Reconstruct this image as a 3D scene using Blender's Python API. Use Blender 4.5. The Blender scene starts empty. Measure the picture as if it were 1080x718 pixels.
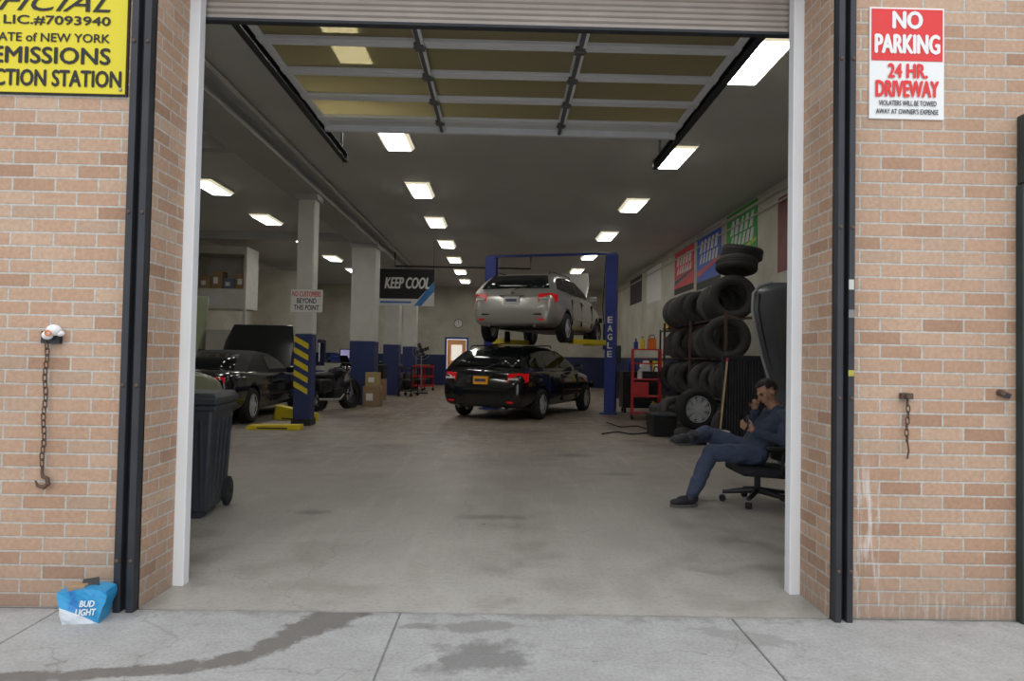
import bpy, bmesh, math, random
from mathutils import Vector, Matrix, Euler
random.seed(7)
C = bpy.context.scene.collection
R = math.radians
F = 720.0; H = 1.27
# ---------------- camera ----------------
cY = Vector((-0.01389, -0.025, -1)).normalized()
r_ = R(1.1)
up = Vector((math.sin(r_), math.cos(r_), 0))
cZ = (up - cY * up.dot(cY)).normalized()
cX = cY.cross(cZ).normalized()
M3 = Matrix((cX, cY, cZ))
cam = bpy.data.objects.new('camera', bpy.data.cameras.new('camera'))
C.objects.link(cam)
cam.data.sensor_width = 36; cam.data.lens = F / 1080 * 36
cam.data.clip_end = 200
m4 = M3.to_4x4(); m4.translation = (0, 0, H)
cam.matrix_world = m4
bpy.context.scene.camera = cam
def ray(px, py): return M3 @ Vector(((px - 540) / F, (359 - py) / F, -1))
def P(px, py, Y):
    d = ray(px, py); return Vector((0, 0, H)) + d * (Y / d.y)
def G(px, py):
    d = ray(px, py); return Vector((0, 0, H)) + d * (-H / d.z)
def WX(px, py, X):
    d = ray(px, py); return Vector((0, 0, H)) + d * (X / d.x)
YO = 3.42; YI = 3.79; XL = -1.765; XR = 1.655; ZC = 4.40; ZH = 3.5
WL = -8.4; WR = 4.75; YB = 30.5

# ---------------- materials ----------------
MT = {}
def mat(name, col, rough=.6, metal=0, var=.12, scale=6, bump=0, emit=0, trans=0, coat=0):
    if name in MT: return MT[name]
    m = bpy.data.materials.new(name); m.use_nodes = True
    nt = m.node_tree; n = nt.nodes; l = nt.links
    b = n['Principled BSDF']
    b.inputs['Roughness'].default_value = rough; b.inputs['Metallic'].default_value = metal
    tc = n.new('ShaderNodeTexCoord')
    ns = n.new('ShaderNodeTexNoise'); ns.inputs['Scale'].default_value = scale; ns.inputs['Detail'].default_value = 4
    l.new(tc.outputs['Object'], ns.inputs['Vector'])
    mx = n.new('ShaderNodeMix'); mx.data_type = 'RGBA'
    mx.inputs[6].default_value = (*[c * (1 - var) for c in col], 1)
    mx.inputs[7].default_value = (*[min(1, c * (1 + var)) for c in col], 1)
    l.new(ns.outputs['Fac'], mx.inputs[0]); l.new(mx.outputs[2], b.inputs['Base Color'])
    if bump:
        bp = n.new('ShaderNodeBump'); bp.inputs['Strength'].default_value = bump; bp.inputs['Distance'].default_value = .01
        l.new(ns.outputs['Fac'], bp.inputs['Height']); l.new(bp.outputs[0], b.inputs['Normal'])
    if emit:
        l.new(mx.outputs[2], b.inputs['Emission Color']); b.inputs['Emission Strength'].default_value = emit
    if trans: b.inputs['Transmission Weight'].default_value = trans
    if coat: b.inputs['Coat Weight'].default_value = coat
    MT[name] = m; return m
def mixc(nt, fac, a, b, blend='MIX'):
    x = nt.nodes.new('ShaderNodeMix'); x.data_type = 'RGBA'; x.blend_type = blend
    for i, v in ((0, fac), (6, a), (7, b)):
        if hasattr(v, 'links') or hasattr(v, 'is_linked'): nt.links.new(v, x.inputs[i])
        elif i == 0: x.inputs[0].default_value = v
        else: x.inputs[i].default_value = (*v, 1)
    return x.outputs[2]
def noise(nt, vec, scale, detail=5, rough=.6):
    x = nt.nodes.new('ShaderNodeTexNoise'); x.inputs['Scale'].default_value = scale
    x.inputs['Detail'].default_value = detail; x.inputs['Roughness'].default_value = rough
    nt.links.new(vec, x.inputs['Vector']); return x.outputs['Fac']
def ramp(nt, v, a, b):
    x = nt.nodes.new('ShaderNodeMapRange'); x.inputs['From Min'].default_value = a; x.inputs['From Max'].default_value = b
    nt.links.new(v, x.inputs['Value']); return x.outputs[0]
def cramp(nt, v, stops):
    x = nt.nodes.new('ShaderNodeValToRGB'); e = x.color_ramp.elements
    while len(e) < len(stops): e.new(.5)
    for i, (p, c) in enumerate(stops): e[i].position = p; e[i].color = (*c, 1)
    nt.links.new(v, x.inputs[0]); return x.outputs[0]
def mth(nt, op, a, b=None):
    x = nt.nodes.new('ShaderNodeMath'); x.operation = op
    for i, v in ((0, a), (1, b)):
        if v is None: continue
        if isinstance(v, (int, float)): x.inputs[i].default_value = v
        else: nt.links.new(v, x.inputs[i])
    return x.outputs[0]
def blob(nt, pos, c, s, rot=0):
    mp = nt.nodes.new('ShaderNodeMapping'); mp.vector_type = 'TEXTURE'
    mp.inputs['Location'].default_value = c; mp.inputs['Rotation'].default_value = (0, 0, rot); mp.inputs['Scale'].default_value = s
    nt.links.new(pos, mp.inputs['Vector'])
    g = nt.nodes.new('ShaderNodeTexGradient'); g.gradient_type = 'SPHERICAL'
    nt.links.new(mp.outputs[0], g.inputs[0]); return g.outputs['Fac']
def cracks(nt, pos, scale, width):
    nz = nt.nodes.new('ShaderNodeTexNoise'); nz.inputs['Scale'].default_value = 2.5; nz.inputs['Detail'].default_value = 5
    nt.links.new(pos, nz.inputs['Vector'])
    ad = nt.nodes.new('ShaderNodeVectorMath'); ad.operation = 'MULTIPLY_ADD'; ad.inputs[1].default_value = (.5, .5, .5)
    nt.links.new(nz.outputs['Color'], ad.inputs[0]); nt.links.new(pos, ad.inputs[2])
    v = nt.nodes.new('ShaderNodeTexVoronoi'); v.feature = 'DISTANCE_TO_EDGE'; v.inputs['Scale'].default_value = scale
    nt.links.new(ad.outputs[0], v.inputs['Vector']); return ramp(nt, v.outputs['Distance'], width, 0.0)

def base(name, rough=.8):
    m = bpy.data.materials.new(name); m.use_nodes = True; nt = m.node_tree
    b = nt.nodes['Principled BSDF']; b.inputs['Roughness'].default_value = rough
    g = nt.nodes.new('ShaderNodeNewGeometry'); return m, nt, b, g.outputs['Position']
def brick_mat(name, mo):
    m, nt, b, pos = base(name, .85)
    s = nt.nodes.new('ShaderNodeSeparateXYZ'); nt.links.new(pos, s.inputs[0])
    u = mth(nt, 'ADD', s.outputs[0], s.outputs[1])
    cb = nt.nodes.new('ShaderNodeCombineXYZ'); nt.links.new(u, cb.inputs[0]); nt.links.new(s.outputs[2], cb.inputs[1])
    br = nt.nodes.new('ShaderNodeTexBrick'); br.offset = .5
    for k, v in (('Scale', 1), ('Mortar Size', .0058), ('Mortar Smooth', .2), ('Bias', 0), ('Brick Width', .213), ('Row Height', .0685)):
        br.inputs[k].default_value = v
    br.inputs['Color1'].default_value = (0, 0, 0, 1); br.inputs['Color2'].default_value = (1, 1, 1, 1); br.inputs['Mortar'].default_value = (.5, .5, .5, 1)
    nt.links.new(cb.outputs[0], br.inputs['Vector'])
    bc = cramp(nt, br.outputs['Color'], [(0, (.43, .26, .17)), (.12, (.51, .32, .21)), (.4, (.58, .38, .26)), (.65, (.56, .375, .26)), (.85, (.61, .425, .30)), (1, (.50, .35, .25))])
    n1 = noise(nt, pos, 1.3); n2 = noise(nt, pos, 45)
    col = mixc(nt, ramp(nt, n2, .3, .8), bc, mixc(nt, 1.0, bc, (.74, .74, .74), 'MULTIPLY'))
    col = mixc(nt, br.outputs['Fac'], col, mixc(nt, ramp(nt, n2, .35, .75), mo, (.42, .38, .33)))
    col2 = mixc(nt, 1.0, col, (.84, .82, .81), 'MULTIPLY')
    col = mixc(nt, ramp(nt, n1, .35, .7), col, col2)
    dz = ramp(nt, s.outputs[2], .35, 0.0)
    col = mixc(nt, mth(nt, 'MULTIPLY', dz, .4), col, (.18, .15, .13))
    mp = nt.nodes.new('ShaderNodeMapping'); mp.inputs['Scale'].default_value = (38, 38, 3.5); nt.links.new(pos, mp.inputs[0])
    nd = noise(nt, mp.outputs[0], 1.0, 4)
    bl = blob(nt, pos, (1.83, 3.42, .38), (.10, .6, .5))
    k = mth(nt, 'MULTIPLY', ramp(nt, nd, .48, .64), ramp(nt, bl, .0, .5))
    bl2 = blob(nt, pos, (2.1, 3.42, .05), (1.0, .6, .12))
    k2 = mth(nt, 'MULTIPLY', ramp(nt, nd, .5, .66), ramp(nt, bl2, .0, .5))
    k = mth(nt, 'MAXIMUM', mth(nt, 'MULTIPLY', k, .6), mth(nt, 'MULTIPLY', k2, .22))
    col = mixc(nt, k, col, (.78, .77, .75))
    nt.links.new(col, b.inputs['Base Color'])
    bp = nt.nodes.new('ShaderNodeBump'); bp.inputs['Strength'].default_value = .8; bp.inputs['Distance'].default_value = .006
    hgt = mth(nt, 'SUBTRACT', mth(nt, 'MULTIPLY', n2, .3), br.outputs['Fac'])
    nt.links.new(hgt, bp.inputs['Height']); nt.links.new(bp.outputs[0], b.inputs['Normal'])
    return m
def painted_mat(name, upper, lower, zs=1.35):
    m, nt, b, pos = base(name, .6)
    s = nt.nodes.new('ShaderNodeSeparateXYZ'); nt.links.new(pos, s.inputs[0])
    u = mth(nt, 'ADD', s.outputs[0], s.outputs[1])
    cb = nt.nodes.new('ShaderNodeCombineXYZ'); nt.links.new(u, cb.inputs[0]); nt.links.new(s.outputs[2], cb.inputs[1])
    br = nt.nodes.new('ShaderNodeTexBrick')
    for k, v in (('Scale', 1), ('Mortar Size', .01), ('Brick Width', .4), ('Row Height', .2)): br.inputs[k].default_value = v
    nt.links.new(cb.outputs[0], br.inputs['Vector'])
    st = mth(nt, 'GREATER_THAN', s.outputs[2], zs)
    col = mixc(nt, st, lower, upper)
    n1 = noise(nt, pos, 1.1)
    dk = mixc(nt, 1.0, col, (.66, .63, .58), 'MULTIPLY')
    col = mixc(nt, ramp(nt, n1, .3, .75), col, dk)
    nt.links.new(col, b.inputs['Base Color'])
    bp = nt.nodes.new('ShaderNodeBump'); bp.inputs['Strength'].default_value = .5; bp.inputs['Distance'].default_value = .008
    nt.links.new(mth(nt, 'SUBTRACT', 1.0, br.outputs['Fac']), bp.inputs['Height']); nt.links.new(bp.outputs[0], b.inputs['Normal'])
    return m
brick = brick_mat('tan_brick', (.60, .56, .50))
wallpaint = painted_mat('painted_block', (.68, .655, .57), (.025, .04, .13))
def sidewalk_mat():
    m, nt, b, pos = base('sidewalk_concrete', .8)
    n1 = noise(nt, pos, 1.6); n2 = noise(nt, pos, 60, 3); n3 = noise(nt, pos, 7, 6, .7)
    col = mixc(nt, ramp(nt, n1, .3, .7), (.39, .385, .38), (.49, .485, .48))
    col = mixc(nt, mth(nt, 'MULTIPLY', ramp(nt, n3, .35, .7), .75), col, (.33, .325, .315))
    col = mixc(nt, mth(nt, 'MULTIPLY', ramp(nt, n2, .42, .72), .45), col, (.2, .19, .18))
    col = mixc(nt, mth(nt, 'MULTIPLY', cracks(nt, pos, .55, .003), .4), col, (.14, .13, .12))
    s = nt.nodes.new('ShaderNodeSeparateXYZ'); nt.links.new(pos, s.inputs[0])
    ed = mth(nt, 'ADD', ramp(nt, s.outputs[1], 3.2, 3.42), mth(nt, 'MULTIPLY', mth(nt, 'SUBTRACT', n3, .5), 2.2))
    col = mixc(nt, mth(nt, 'MULTIPLY', ramp(nt, ed, .6, 1.2), .6), col, (.17, .16, .15))
    pl = [G(372, 644), G(335, 655), G(305, 672), G(268, 690), G(215, 701), G(140, 708), G(60, 713), G(-30, 717), G(-120, 722)]
    ws = [.14, .10, .06, .055, .04, .03, .03, .035, .035]
    acc = None
    for i in range(len(pl) - 1):
        a, e = pl[i], pl[i + 1]; mid = (a + e) / 2; L = (a - e).length
        bl = blob(nt, pos, (mid.x, mid.y, 0), (L * .5 + .16, ws[i] + .05, 1), math.atan2(a.y - e.y, a.x - e.x))
        acc = bl if acc is None else mth(nt, 'MAXIMUM', acc, bl)
    v = mth(nt, 'ADD', acc, mth(nt, 'MULTIPLY', mth(nt, 'SUBTRACT', n3, .5), 1.6))
    col = mixc(nt, mth(nt, 'MULTIPLY', ramp(nt, v, .24, .46), .75), col, (.11, .095, .08))
    def st(col, c, s, rot, dark, lo=.3, hi=.5, k=.8):
        bl = blob(nt, pos, c, s, rot)
        v = mth(nt, 'ADD', bl, mth(nt, 'MULTIPLY', mth(nt, 'SUBTRACT', n3, .5), 1.8))
        return mixc(nt, mth(nt, 'MULTIPLY', ramp(nt, v, lo, hi), k), col, dark)
    g = G(505, 695); col = st(col, (g.x, g.y, 0), (.34, .26, 1), .2, (.17, .165, .16), .25, .6, .75)
    g = G(500, 660); col = st(col, (g.x, g.y, 0), (.35, .12, 1), .1, (.22, .21, .20), .3, .6, .7)
    g = G(440, 660); col = st(col, (g.x, g.y, 0), (.12, .05, 1), .2, (.2, .19, .18), .3, .5, .6)
    g = G(790, 672); col = st(col, (g.x, g.y, 0), (.4, .12, 1), -.4, (.25, .24, .23), .3, .5, .5)
    nt.links.new(col, b.inputs['Base Color'])
    bp = nt.nodes.new('ShaderNodeBump'); bp.inputs['Strength'].default_value = .4; bp.inputs['Distance'].default_value = .004
    nt.links.new(n2, bp.inputs['Height']); nt.links.new(bp.outputs[0], b.inputs['Normal']); return m
def floor_mat():
    m, nt, b, pos = base('garage_concrete', .5)
    n1 = noise(nt, pos, .5, 6); n2 = noise(nt, pos, 35, 4); n3 = noise(nt, pos, 3, 7, .7)
    s = nt.nodes.new('ShaderNodeSeparateXYZ'); nt.links.new(pos, s.inputs[0])
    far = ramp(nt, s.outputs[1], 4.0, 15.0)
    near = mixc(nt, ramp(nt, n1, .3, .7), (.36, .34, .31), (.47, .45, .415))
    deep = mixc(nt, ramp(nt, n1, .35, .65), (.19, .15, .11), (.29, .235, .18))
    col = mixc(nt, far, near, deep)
    col = mixc(nt, mth(nt, 'MULTIPLY', ramp(nt, n3, .46, .72), .6), col, (.19, .16, .13))
    col = mixc(nt, mth(nt, 'MULTIPLY', ramp(nt, n2, .5, .75), .3), col, (.10, .09, .08))
    mp = nt.nodes.new('ShaderNodeMapping'); mp.inputs['Scale'].default_value = (5, .5, 1); nt.links.new(pos, mp.inputs[0])
    n4 = noise(nt, mp.outputs[0], 1.5, 6, .7)
    col = mixc(nt, mth(nt, 'MULTIPLY', ramp(nt, n4, .52, .75), .4), col, (.50, .48, .44))
    col = mixc(nt, mth(nt, 'MULTIPLY', cracks(nt, pos, .33, .0025), .3), col, (.14, .12, .1))
    acc = None
    for (x, y, sx, sy) in ((605, 480, .5, .35), (650, 500, .4, .2), (670, 465, .5, .4), (410, 470, .6, .5), (330, 540, .35, .2), (520, 545, .5, .2), (560, 455, 1, .6), (360, 440, 1.2, 1), (700, 470, 1, .6)):
        g = G(x, y); bl = blob(nt, pos, (g.x, g.y, 0), (sx, sy, 1)); acc = bl if acc is None else mth(nt, 'MAXIMUM', acc, bl)
    v = mth(nt, 'ADD', acc, mth(nt, 'MULTIPLY', mth(nt, 'SUBTRACT', n3, .5), 1.9))
    col = mixc(nt, mth(nt, 'MULTIPLY', ramp(nt, v, .35, .7), .55), col, (.12, .10, .085))
    nt.links.new(col, b.inputs['Base Color'])
    nt.links.new(ramp(nt, n3, .9, .1), b.inputs['Roughness'])
    bp = nt.nodes.new('ShaderNodeBump'); bp.inputs['Strength'].default_value = .15; bp.inputs['Distance'].default_value = .004
    nt.links.new(n2, bp.inputs['Height']); nt.links.new(bp.outputs[0], b.inputs['Normal']); return m
sidewalk_m = sidewalk_mat(); floor_m = floor_mat()
black = mat('black_plastic', (.014, .014, .016), .45, 0, .3)
rubber = mat('rubber', (.018, .018, .019), .75, 0, .35, 25, .3)
dusty = mat('dusty_rubber', (.042, .041, .039), .85, 0, .4, 9, .3)
dusty2 = mat('grey_worn_rubber', (.075, .072, .068), .85, 0, .4, 7, .3)
darkst = mat('dark_steel', (.03, .033, .04), .5, .3, .4, 9, .15)
navyst = mat('post_paint', (.026, .028, .034), .5, .1, .5, 5, .2)
steel = mat('steel', (.35, .35, .36), .4, .8, .2)
alum = mat('aluminium', (.62, .63, .65), .45, .3, .12)
ribm = mat('door_rib_silver', (.72, .74, .77), .4, .1, .08)
rust = mat('rusty_iron', (.13, .085, .065), .8, .4, .5, 30, .4)
white = mat('white_paint', (.82, .83, .84), .5, 0, .05, 3)
dirtyw = mat('aged_white_paint', (.58, .57, .52), .6, 0, .15, 4)
red = mat('red_paint', (.55, .02, .025), .45, 0, .15)
signred = mat('sign_red', (.72, .03, .03), .4, 0, .06)
signwhite = mat('sign_white', (.82, .82, .80), .45, 0, .05)
signyel = mat('sign_yellow', (.72, .60, .02), .5, 0, .06, 3)
ink = mat('ink_black', (.012, .012, .012), .6, 0, .1)
yellow = mat('yellow_paint', (.78, .62, .03), .5, 0, .15)
blue = mat('blue_paint', (.02, .045, .28), .45, 0, .2)
card = mat('cardboard', (.34, .23, .13), .85, 0, .12)
wood = mat('wood', (.38, .24, .11), .6, 0, .2, 14)
glass = mat('car_glass', (.012, .014, .016), .06, 0, .1)
chrome = mat('chrome', (.6, .6, .62), .15, 1, .05)
lampred = mat('tail_light_red', (.5, .008, .01), .15, 0, .1, 20, 0, .3)

# ---------------- mesh helpers ----------------
class MB:
    def __init__(s): s.v = []; s.f = []; s.mi = []
    def add(s, vs, fs, mi=0):
        o = len(s.v); s.v += [Vector(v) for v in vs]
        for f in fs: s.f.append([i + o for i in f]); s.mi.append(mi)
        return s
    def box(s, c, d, rot=None, mi=0, top=(1, 1)):
        c = Vector(c); q = Euler(rot).to_matrix() if rot else Matrix.Identity(3)
        vs = []
        for z in (-.5, .5):
            for x, y in ((-.5, -.5), (.5, -.5), (.5, .5), (-.5, .5)):
                k = top if z > 0 else (1, 1)
                vs.append(c + q @ Vector((x * d[0] * k[0], y * d[1] * k[1], z * d[2])))
        return s.add(vs, [(3, 2, 1, 0), (4, 5, 6, 7), (0, 1, 5, 4), (1, 2, 6, 5), (2, 3, 7, 6), (3, 0, 4, 7)], mi)
    def b2(s, a, b, mi=0):
        return s.box([(a[i] + b[i]) / 2 for i in range(3)], [abs(b[i] - a[i]) for i in range(3)], None, mi)
    def cyl(s, p0, p1, r0, r1=None, n=12, mi=0):
        p0 = Vector(p0); p1 = Vector(p1); r1 = r0 if r1 is None else r1
        q = (p1 - p0).to_track_quat('Z', 'Y').to_matrix(); vs = []
        for p, r in ((p0, r0), (p1, r1)):
            for i in range(n):
                a = 2 * math.pi * i / n; vs.append(p + q @ Vector((r * math.cos(a), r * math.sin(a), 0)))
        fs = [(i, (i + 1) % n, n + (i + 1) % n, n + i) for i in range(n)] + [list(range(n))[::-1], list(range(n, 2 * n))]
        return s.add(vs, fs, mi)
    def sph(s, c, r, rot=None, n=16, m=10, mi=0):
        c = Vector(c); q = rot if isinstance(rot, Matrix) else (Euler(rot).to_matrix() if rot else Matrix.Identity(3))
        if isinstance(r, (int, float)): r = (r, r, r)
        vs = [c + q @ Vector((0, 0, -r[2]))]
        for j in range(1, m):
            t = -math.pi / 2 + math.pi * j / m
            for i in range(n):
                a = 2 * math.pi * i / n
                vs.append(c + q @ Vector((r[0] * math.cos(t) * math.cos(a), r[1] * math.cos(t) * math.sin(a), r[2] * math.sin(t))))
        vs.append(c + q @ Vector((0, 0, r[2]))); e = len(vs) - 1
        fs = [(0, 1 + (i + 1) % n, 1 + i) for i in range(n)]
        for j in range(m - 2):
            o = 1 + j * n
            fs += [(o + i, o + (i + 1) % n, o + n + (i + 1) % n, o + n + i) for i in range(n)]
        o = 1 + (m - 2) * n
        fs += [(o + i, o + (i + 1) % n, e) for i in range(n)]
        return s.add(vs, fs, mi)
    def capsule(s, p0, r0, p1, r1, n=14):
        s.cyl(p0, p1, r0, r1, n); s.sph(p0, r0, None, n, 8); s.sph(p1, r1, None, n, 8); return s
    def prism(s, pts, d, mi=0):
        n = len(pts); d = Vector(d); vs = [Vector(p) for p in pts] + [Vector(p) + d for p in pts]
        return s.add(vs, [list(range(n))[::-1], list(range(n, 2 * n))] + [(i, (i + 1) % n, n + (i + 1) % n, n + i) for i in range(n)], mi)
    def lathe(s, prof, o, ax, n=24, closed=False, mi=0):
        o = Vector(o); q = Vector(ax).to_track_quat('Z', 'Y').to_matrix(); k = len(prof); vs = []
        for i in range(n):
            a = 2 * math.pi * i / n
            for (r, h) in prof: vs.append(o + q @ Vector((r * math.cos(a), r * math.sin(a), h)))
        fs = []
        for i in range(n):
            j = (i + 1) % n
            for t in range(k if closed else k - 1):
                u = (t + 1) % k; fs.append((i * k + t, j * k + t, j * k + u, i * k + u))
        return s.add(vs, fs, mi)
    def tube(s, path, r, n=8, mi=0, closed=False):
        path = [Vector(p) for p in path]; m = len(path); vs = []; pq = None
        for i, p in enumerate(path):
            a = path[(i - 1) % m] if (closed or i > 0) else p
            b = path[(i + 1) % m] if (closed or i < m - 1) else p
            t = (b - a).normalized()
            if pq is None: pq = t.orthogonal().normalized()
            pq = (pq - t * pq.dot(t)).normalized(); w = t.cross(pq)
            rr = r[i] if isinstance(r, (list, tuple)) else r
            for k in range(n):
                an = 2 * math.pi * k / n; vs.append(p + (pq * math.cos(an) + w * math.sin(an)) * rr)
        fs = []
        for i in range(m if closed else m - 1):
            j = (i + 1) % m
            fs += [(i * n + k, i * n + (k + 1) % n, j * n + (k + 1) % n, j * n + k) for k in range(n)]
        if not closed: fs += [list(range(n))[::-1], [(m - 1) * n + k for k in range(n)]]
        return s.add(vs, fs, mi)
    def build(s, name, mats, parent=None, smooth=False, bev=0, seg=2, recalc=True):
        me = bpy.data.meshes.new(name); me.from_pydata([tuple(v) for v in s.v], [], s.f)
        if not isinstance(mats, (list, tuple)): mats = [mats]
        for m in mats: me.materials.append(m)
        me.polygons.foreach_set('material_index', s.mi)
        if recalc:
            bm = bmesh.new(); bm.from_mesh(me); bmesh.ops.recalc_face_normals(bm, faces=bm.faces); bm.to_mesh(me); bm.free()
        if smooth:
            me.polygons.foreach_set('use_smooth', [True] * len(me.polygons)); me.set_sharp_from_angle(angle=R(38))
        me.update()
        o = bpy.data.objects.new(name, me); C.objects.link(o)
        if parent: o.parent = parent
        if bev:
            b = o.modifiers.new('b', 'BEVEL'); b.width = bev; b.segments = seg; b.limit_method = 'ANGLE'; b.angle_limit = R(40)
        return o
def thing(name, label, cat, loc=(0, 0, 0), rz=0, group=None):
    o = bpy.data.objects.new(name, None); C.objects.link(o); o.empty_display_size = .1
    o.location = loc; o.rotation_euler = (0, 0, rz); return tag(o, label, cat, group)
def tag(o, label, cat, group=None, kind=None):
    o['label'] = label; o['category'] = cat
    if group: o['group'] = group
    if kind: o['kind'] = kind
    return o
def struct(o): o['kind'] = 'structure'; return o
def bake(o):
    bpy.context.view_layer.update(); dg = bpy.context.evaluated_depsgraph_get()
    me = bpy.data.meshes.new_from_object(o.evaluated_get(dg)); o.modifiers.clear(); o.data = me; return o
def copy_tree(o, parent=None):
    c = o.copy(); C.objects.link(c); c.parent = parent
    for ch in [x for x in o.children]: copy_tree(ch, c)
    return c
def text(s, w, h, o, xa, ya, material, parent=None, bold=0, name='lettering', shear=0):
    cu = bpy.data.curves.new('t', 'FONT'); cu.body = s; cu.resolution_u = 3; cu.shear = shear
    ob = bpy.data.objects.new('t', cu); C.objects.link(ob); bpy.context.view_layer.update()
    me = bpy.data.meshes.new_from_object(ob.evaluated_get(bpy.context.evaluated_depsgraph_get()))
    bpy.data.objects.remove(ob)
    xs = [v.co.x for v in me.vertices]; ys = [v.co.y for v in me.vertices]
    cx = (min(xs) + max(xs)) / 2; cy = (min(ys) + max(ys)) / 2; sx = w / (max(xs) - min(xs)); sy = h / (max(ys) - min(ys))
    o = Vector(o); xa = Vector(xa); ya = Vector(ya); nrm = xa.cross(ya)
    offs = [(0, 0)] if not bold else [(-bold, 0), (bold, 0), (0, bold * .8), (0, -bold * .8)]
    m = MB(); vv = [v.co.copy() for v in me.vertices]; pp = [tuple(p.vertices) for p in me.polygons]
    for i, (dx, dy) in enumerate(offs):
        m.add([o + nrm * (i * .00012) + xa * ((v.x - cx) * sx + dx * h) + ya * ((v.y - cy) * sy + dy * h) for v in vv], pp)
    return m.build(name, material, parent, recalc=False)
XA = (1, 0, 0); ZA = (0, 0, 1)

# ---------------- setting ----------------
sw = MB()
xs = [-14, -8.8, -7.1, -5.46, -3.8, -2.14, -.48, 1.16, 2.8, 4.45, 6.1, 7.7, 12]
ys = [-8, -4.2, -2.2, -.2, 1.75, YO - .004]
for i in range(len(xs) - 1):
    for j in range(len(ys) - 1): sw.b2((xs[i] + .004, ys[j] + .004, -.15), (xs[i + 1] - .004, ys[j + 1] - .004, 0))
sw.b2((-14, -8, -.2), (12, YO, -.012))
struct(sw.build('sidewalk', sidewalk_m, None, False, .004, 1))
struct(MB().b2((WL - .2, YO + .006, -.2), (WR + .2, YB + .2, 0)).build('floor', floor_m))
ceil_m = mat('ceiling_paint', (.60, .61, .61), .7, 0, .12, .8)
struct(MB().b2((WL - .2, YO, ZC), (WR + .2, YB + .2, ZC + .25)).build('ceiling', ceil_m))
struct(MB().b2((WL - .2, YO, 0), (WL, YB + .2, ZC)).build('wall_left', wallpaint))
struct(MB().b2((WR, YI, 0), (WR + .2, YB + .2, ZC)).build('wall_right', wallpaint))
fw = MB()
fw.b2((WL - .2, YO, 0), (XL, YI, ZC + .9)); fw.b2((XR, YO, 0), (WR + .2, YI, ZC + .9)); fw.b2((XL, YO, ZH), (XR, YI, ZC + .9))
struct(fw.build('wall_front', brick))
DX0, DX1, DZ = -2.5, -1.62, 2.05
bw = MB()
bw.b2((WL, YB, 0), (DX0, YB + .2, ZC)); bw.b2((DX1, YB, 0), (WR, YB + .2, ZC)); bw.b2((DX0, YB, DZ), (DX1, YB + .2, ZC))
struct(bw.build('wall_back', wallpaint))
d = MB().b2((DX0 + .02, YB + .08, 0), (DX1 - .02, YB + .13, DZ - .02)).build('door_1', mat('doorway_orange_light', (.50, .24, .10), .6, 0, .2, 2, 0, .35))  # the doorway's warm light is put into this panel's colour and emission
struct(d)
MB().b2((DX0 + .2, YB + .065, 1.1), (DX1 - .2, YB + .085, 1.8)).build('doorway_light_patch', mat('door_glow', (.8, .75, .65), .5, 0, .05, 2, 0, .8), d)  # glowing pale patch imitates the whiter light in the doorway
MB().sph((DX0 + .12, YB + .05, 1.0), .04).build('door_handle', steel, d)
dfr = MB(); dfr.b2((DX0 - .08, YB - .03, 0), (DX0, YB + .1, DZ + .08)); dfr.b2((DX1, YB - .03, 0), (DX1 + .08, YB + .1, DZ + .08)); dfr.b2((DX0, YB - .03, DZ), (DX1, YB + .1, DZ + .08))
struct(dfr.build('trim_1', blue))
bm_ = MB(); bm_.b2((-3.78, YI, 4.15), (-3.42, YB, ZC)); bm_.b2((-3.9, YI, 4.12), (-3.3, YB, 4.16))
struct(bm_.build('ceiling_beam', mat('beam_paint', (.46, .47, .46), .6, 0, .15, 2)))
for i, Y in enumerate((9.8, 17.6)):
    struct(MB().b2((WL, Y, 4.2), (-3.9, Y + .2, ZC)).build('cross_beam', MT['beam_paint']))
struct(MB().b2((XL, YI - .04, 0), (XL + .06, YI + .03, ZH)).build('trim_2', white, None, False, .004))
struct(MB().b2((XR - .06, YI - .04, 0), (XR, YI + .03, ZH)).build('trim_3', white, None, False, .004))

def guide(x0, x1, name, label):
    t = thing(name, label, 'steel post', ((x0 + x1) / 2, YO, 0))
    w = (x1 - x0) / 2
    g = MB(); g.b2((-w, -.06, 0), (-w * .3, 0, 4.2)); g.b2((w * .3, -.06, 0), (w, 0, 4.2)); g.b2((-w, -.015, 0), (w, 0, 4.2))
    g.build('channel', navyst, t, False, .004)
    for z in (.25, 1.1, 1.95, 2.8, 3.6):
        for s in (-1, 1): MB().sph((s * w * .68, -.062, z), (.01, .006, .01), None, 8, 6).build('bolt', rust, t)
    return t
guide(XL - .10, XL - .002, 'guide_post', 'dark steel shutter guide post at left corner of the brick doorway')
gp = guide(XR + .002, XR + .09, 'guide_post', 'dark steel shutter guide post at right corner, with small worn stickers')
for z, h, m_, w_ in ((1.64, .05, dirtyw, .025), (1.5, .04, mat('sticker_grey', (.2, .2, .2), .6), .028), (1.33, .03, black, .028), (1.21, .03, mat('sticker_yellow', (.4, .34, .05), .6, 0, .4, 40), .028)):
    MB().b2((.012, -.063, z), (.012 + w_, -.06, z + h)).build('sticker', m_, gp)
ZS = 3.14
sh = thing('roller_shutter', 'beige ribbed steel roller shutter rolled up above the doorway', 'roller shutter', ((XL + XR) / 2, YI + .06, ZS))
W2 = (XR - XL) / 2 + .0
slat = mat('shutter_beige', (.42, .37, .33), .5, .2, .15)
c = MB(); prof = []
for i in range(11):
    z = .015 + i * .034
    prof += [(0, z), (-.012, z + .008), (-.012, z + .026), (0, z + .034)]
pts = [(-W2, y, z) for y, z in prof] + [(-W2, .02, prof[-1][1]), (-W2, .02, .015)]
c.prism(pts, (2 * W2, 0, 0)); c.build('curtain', slat, sh)
MB().b2((-W2, -.025, 0), (W2, .025, .018)).build('bottom_bar', darkst, sh, False, .003)

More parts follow.
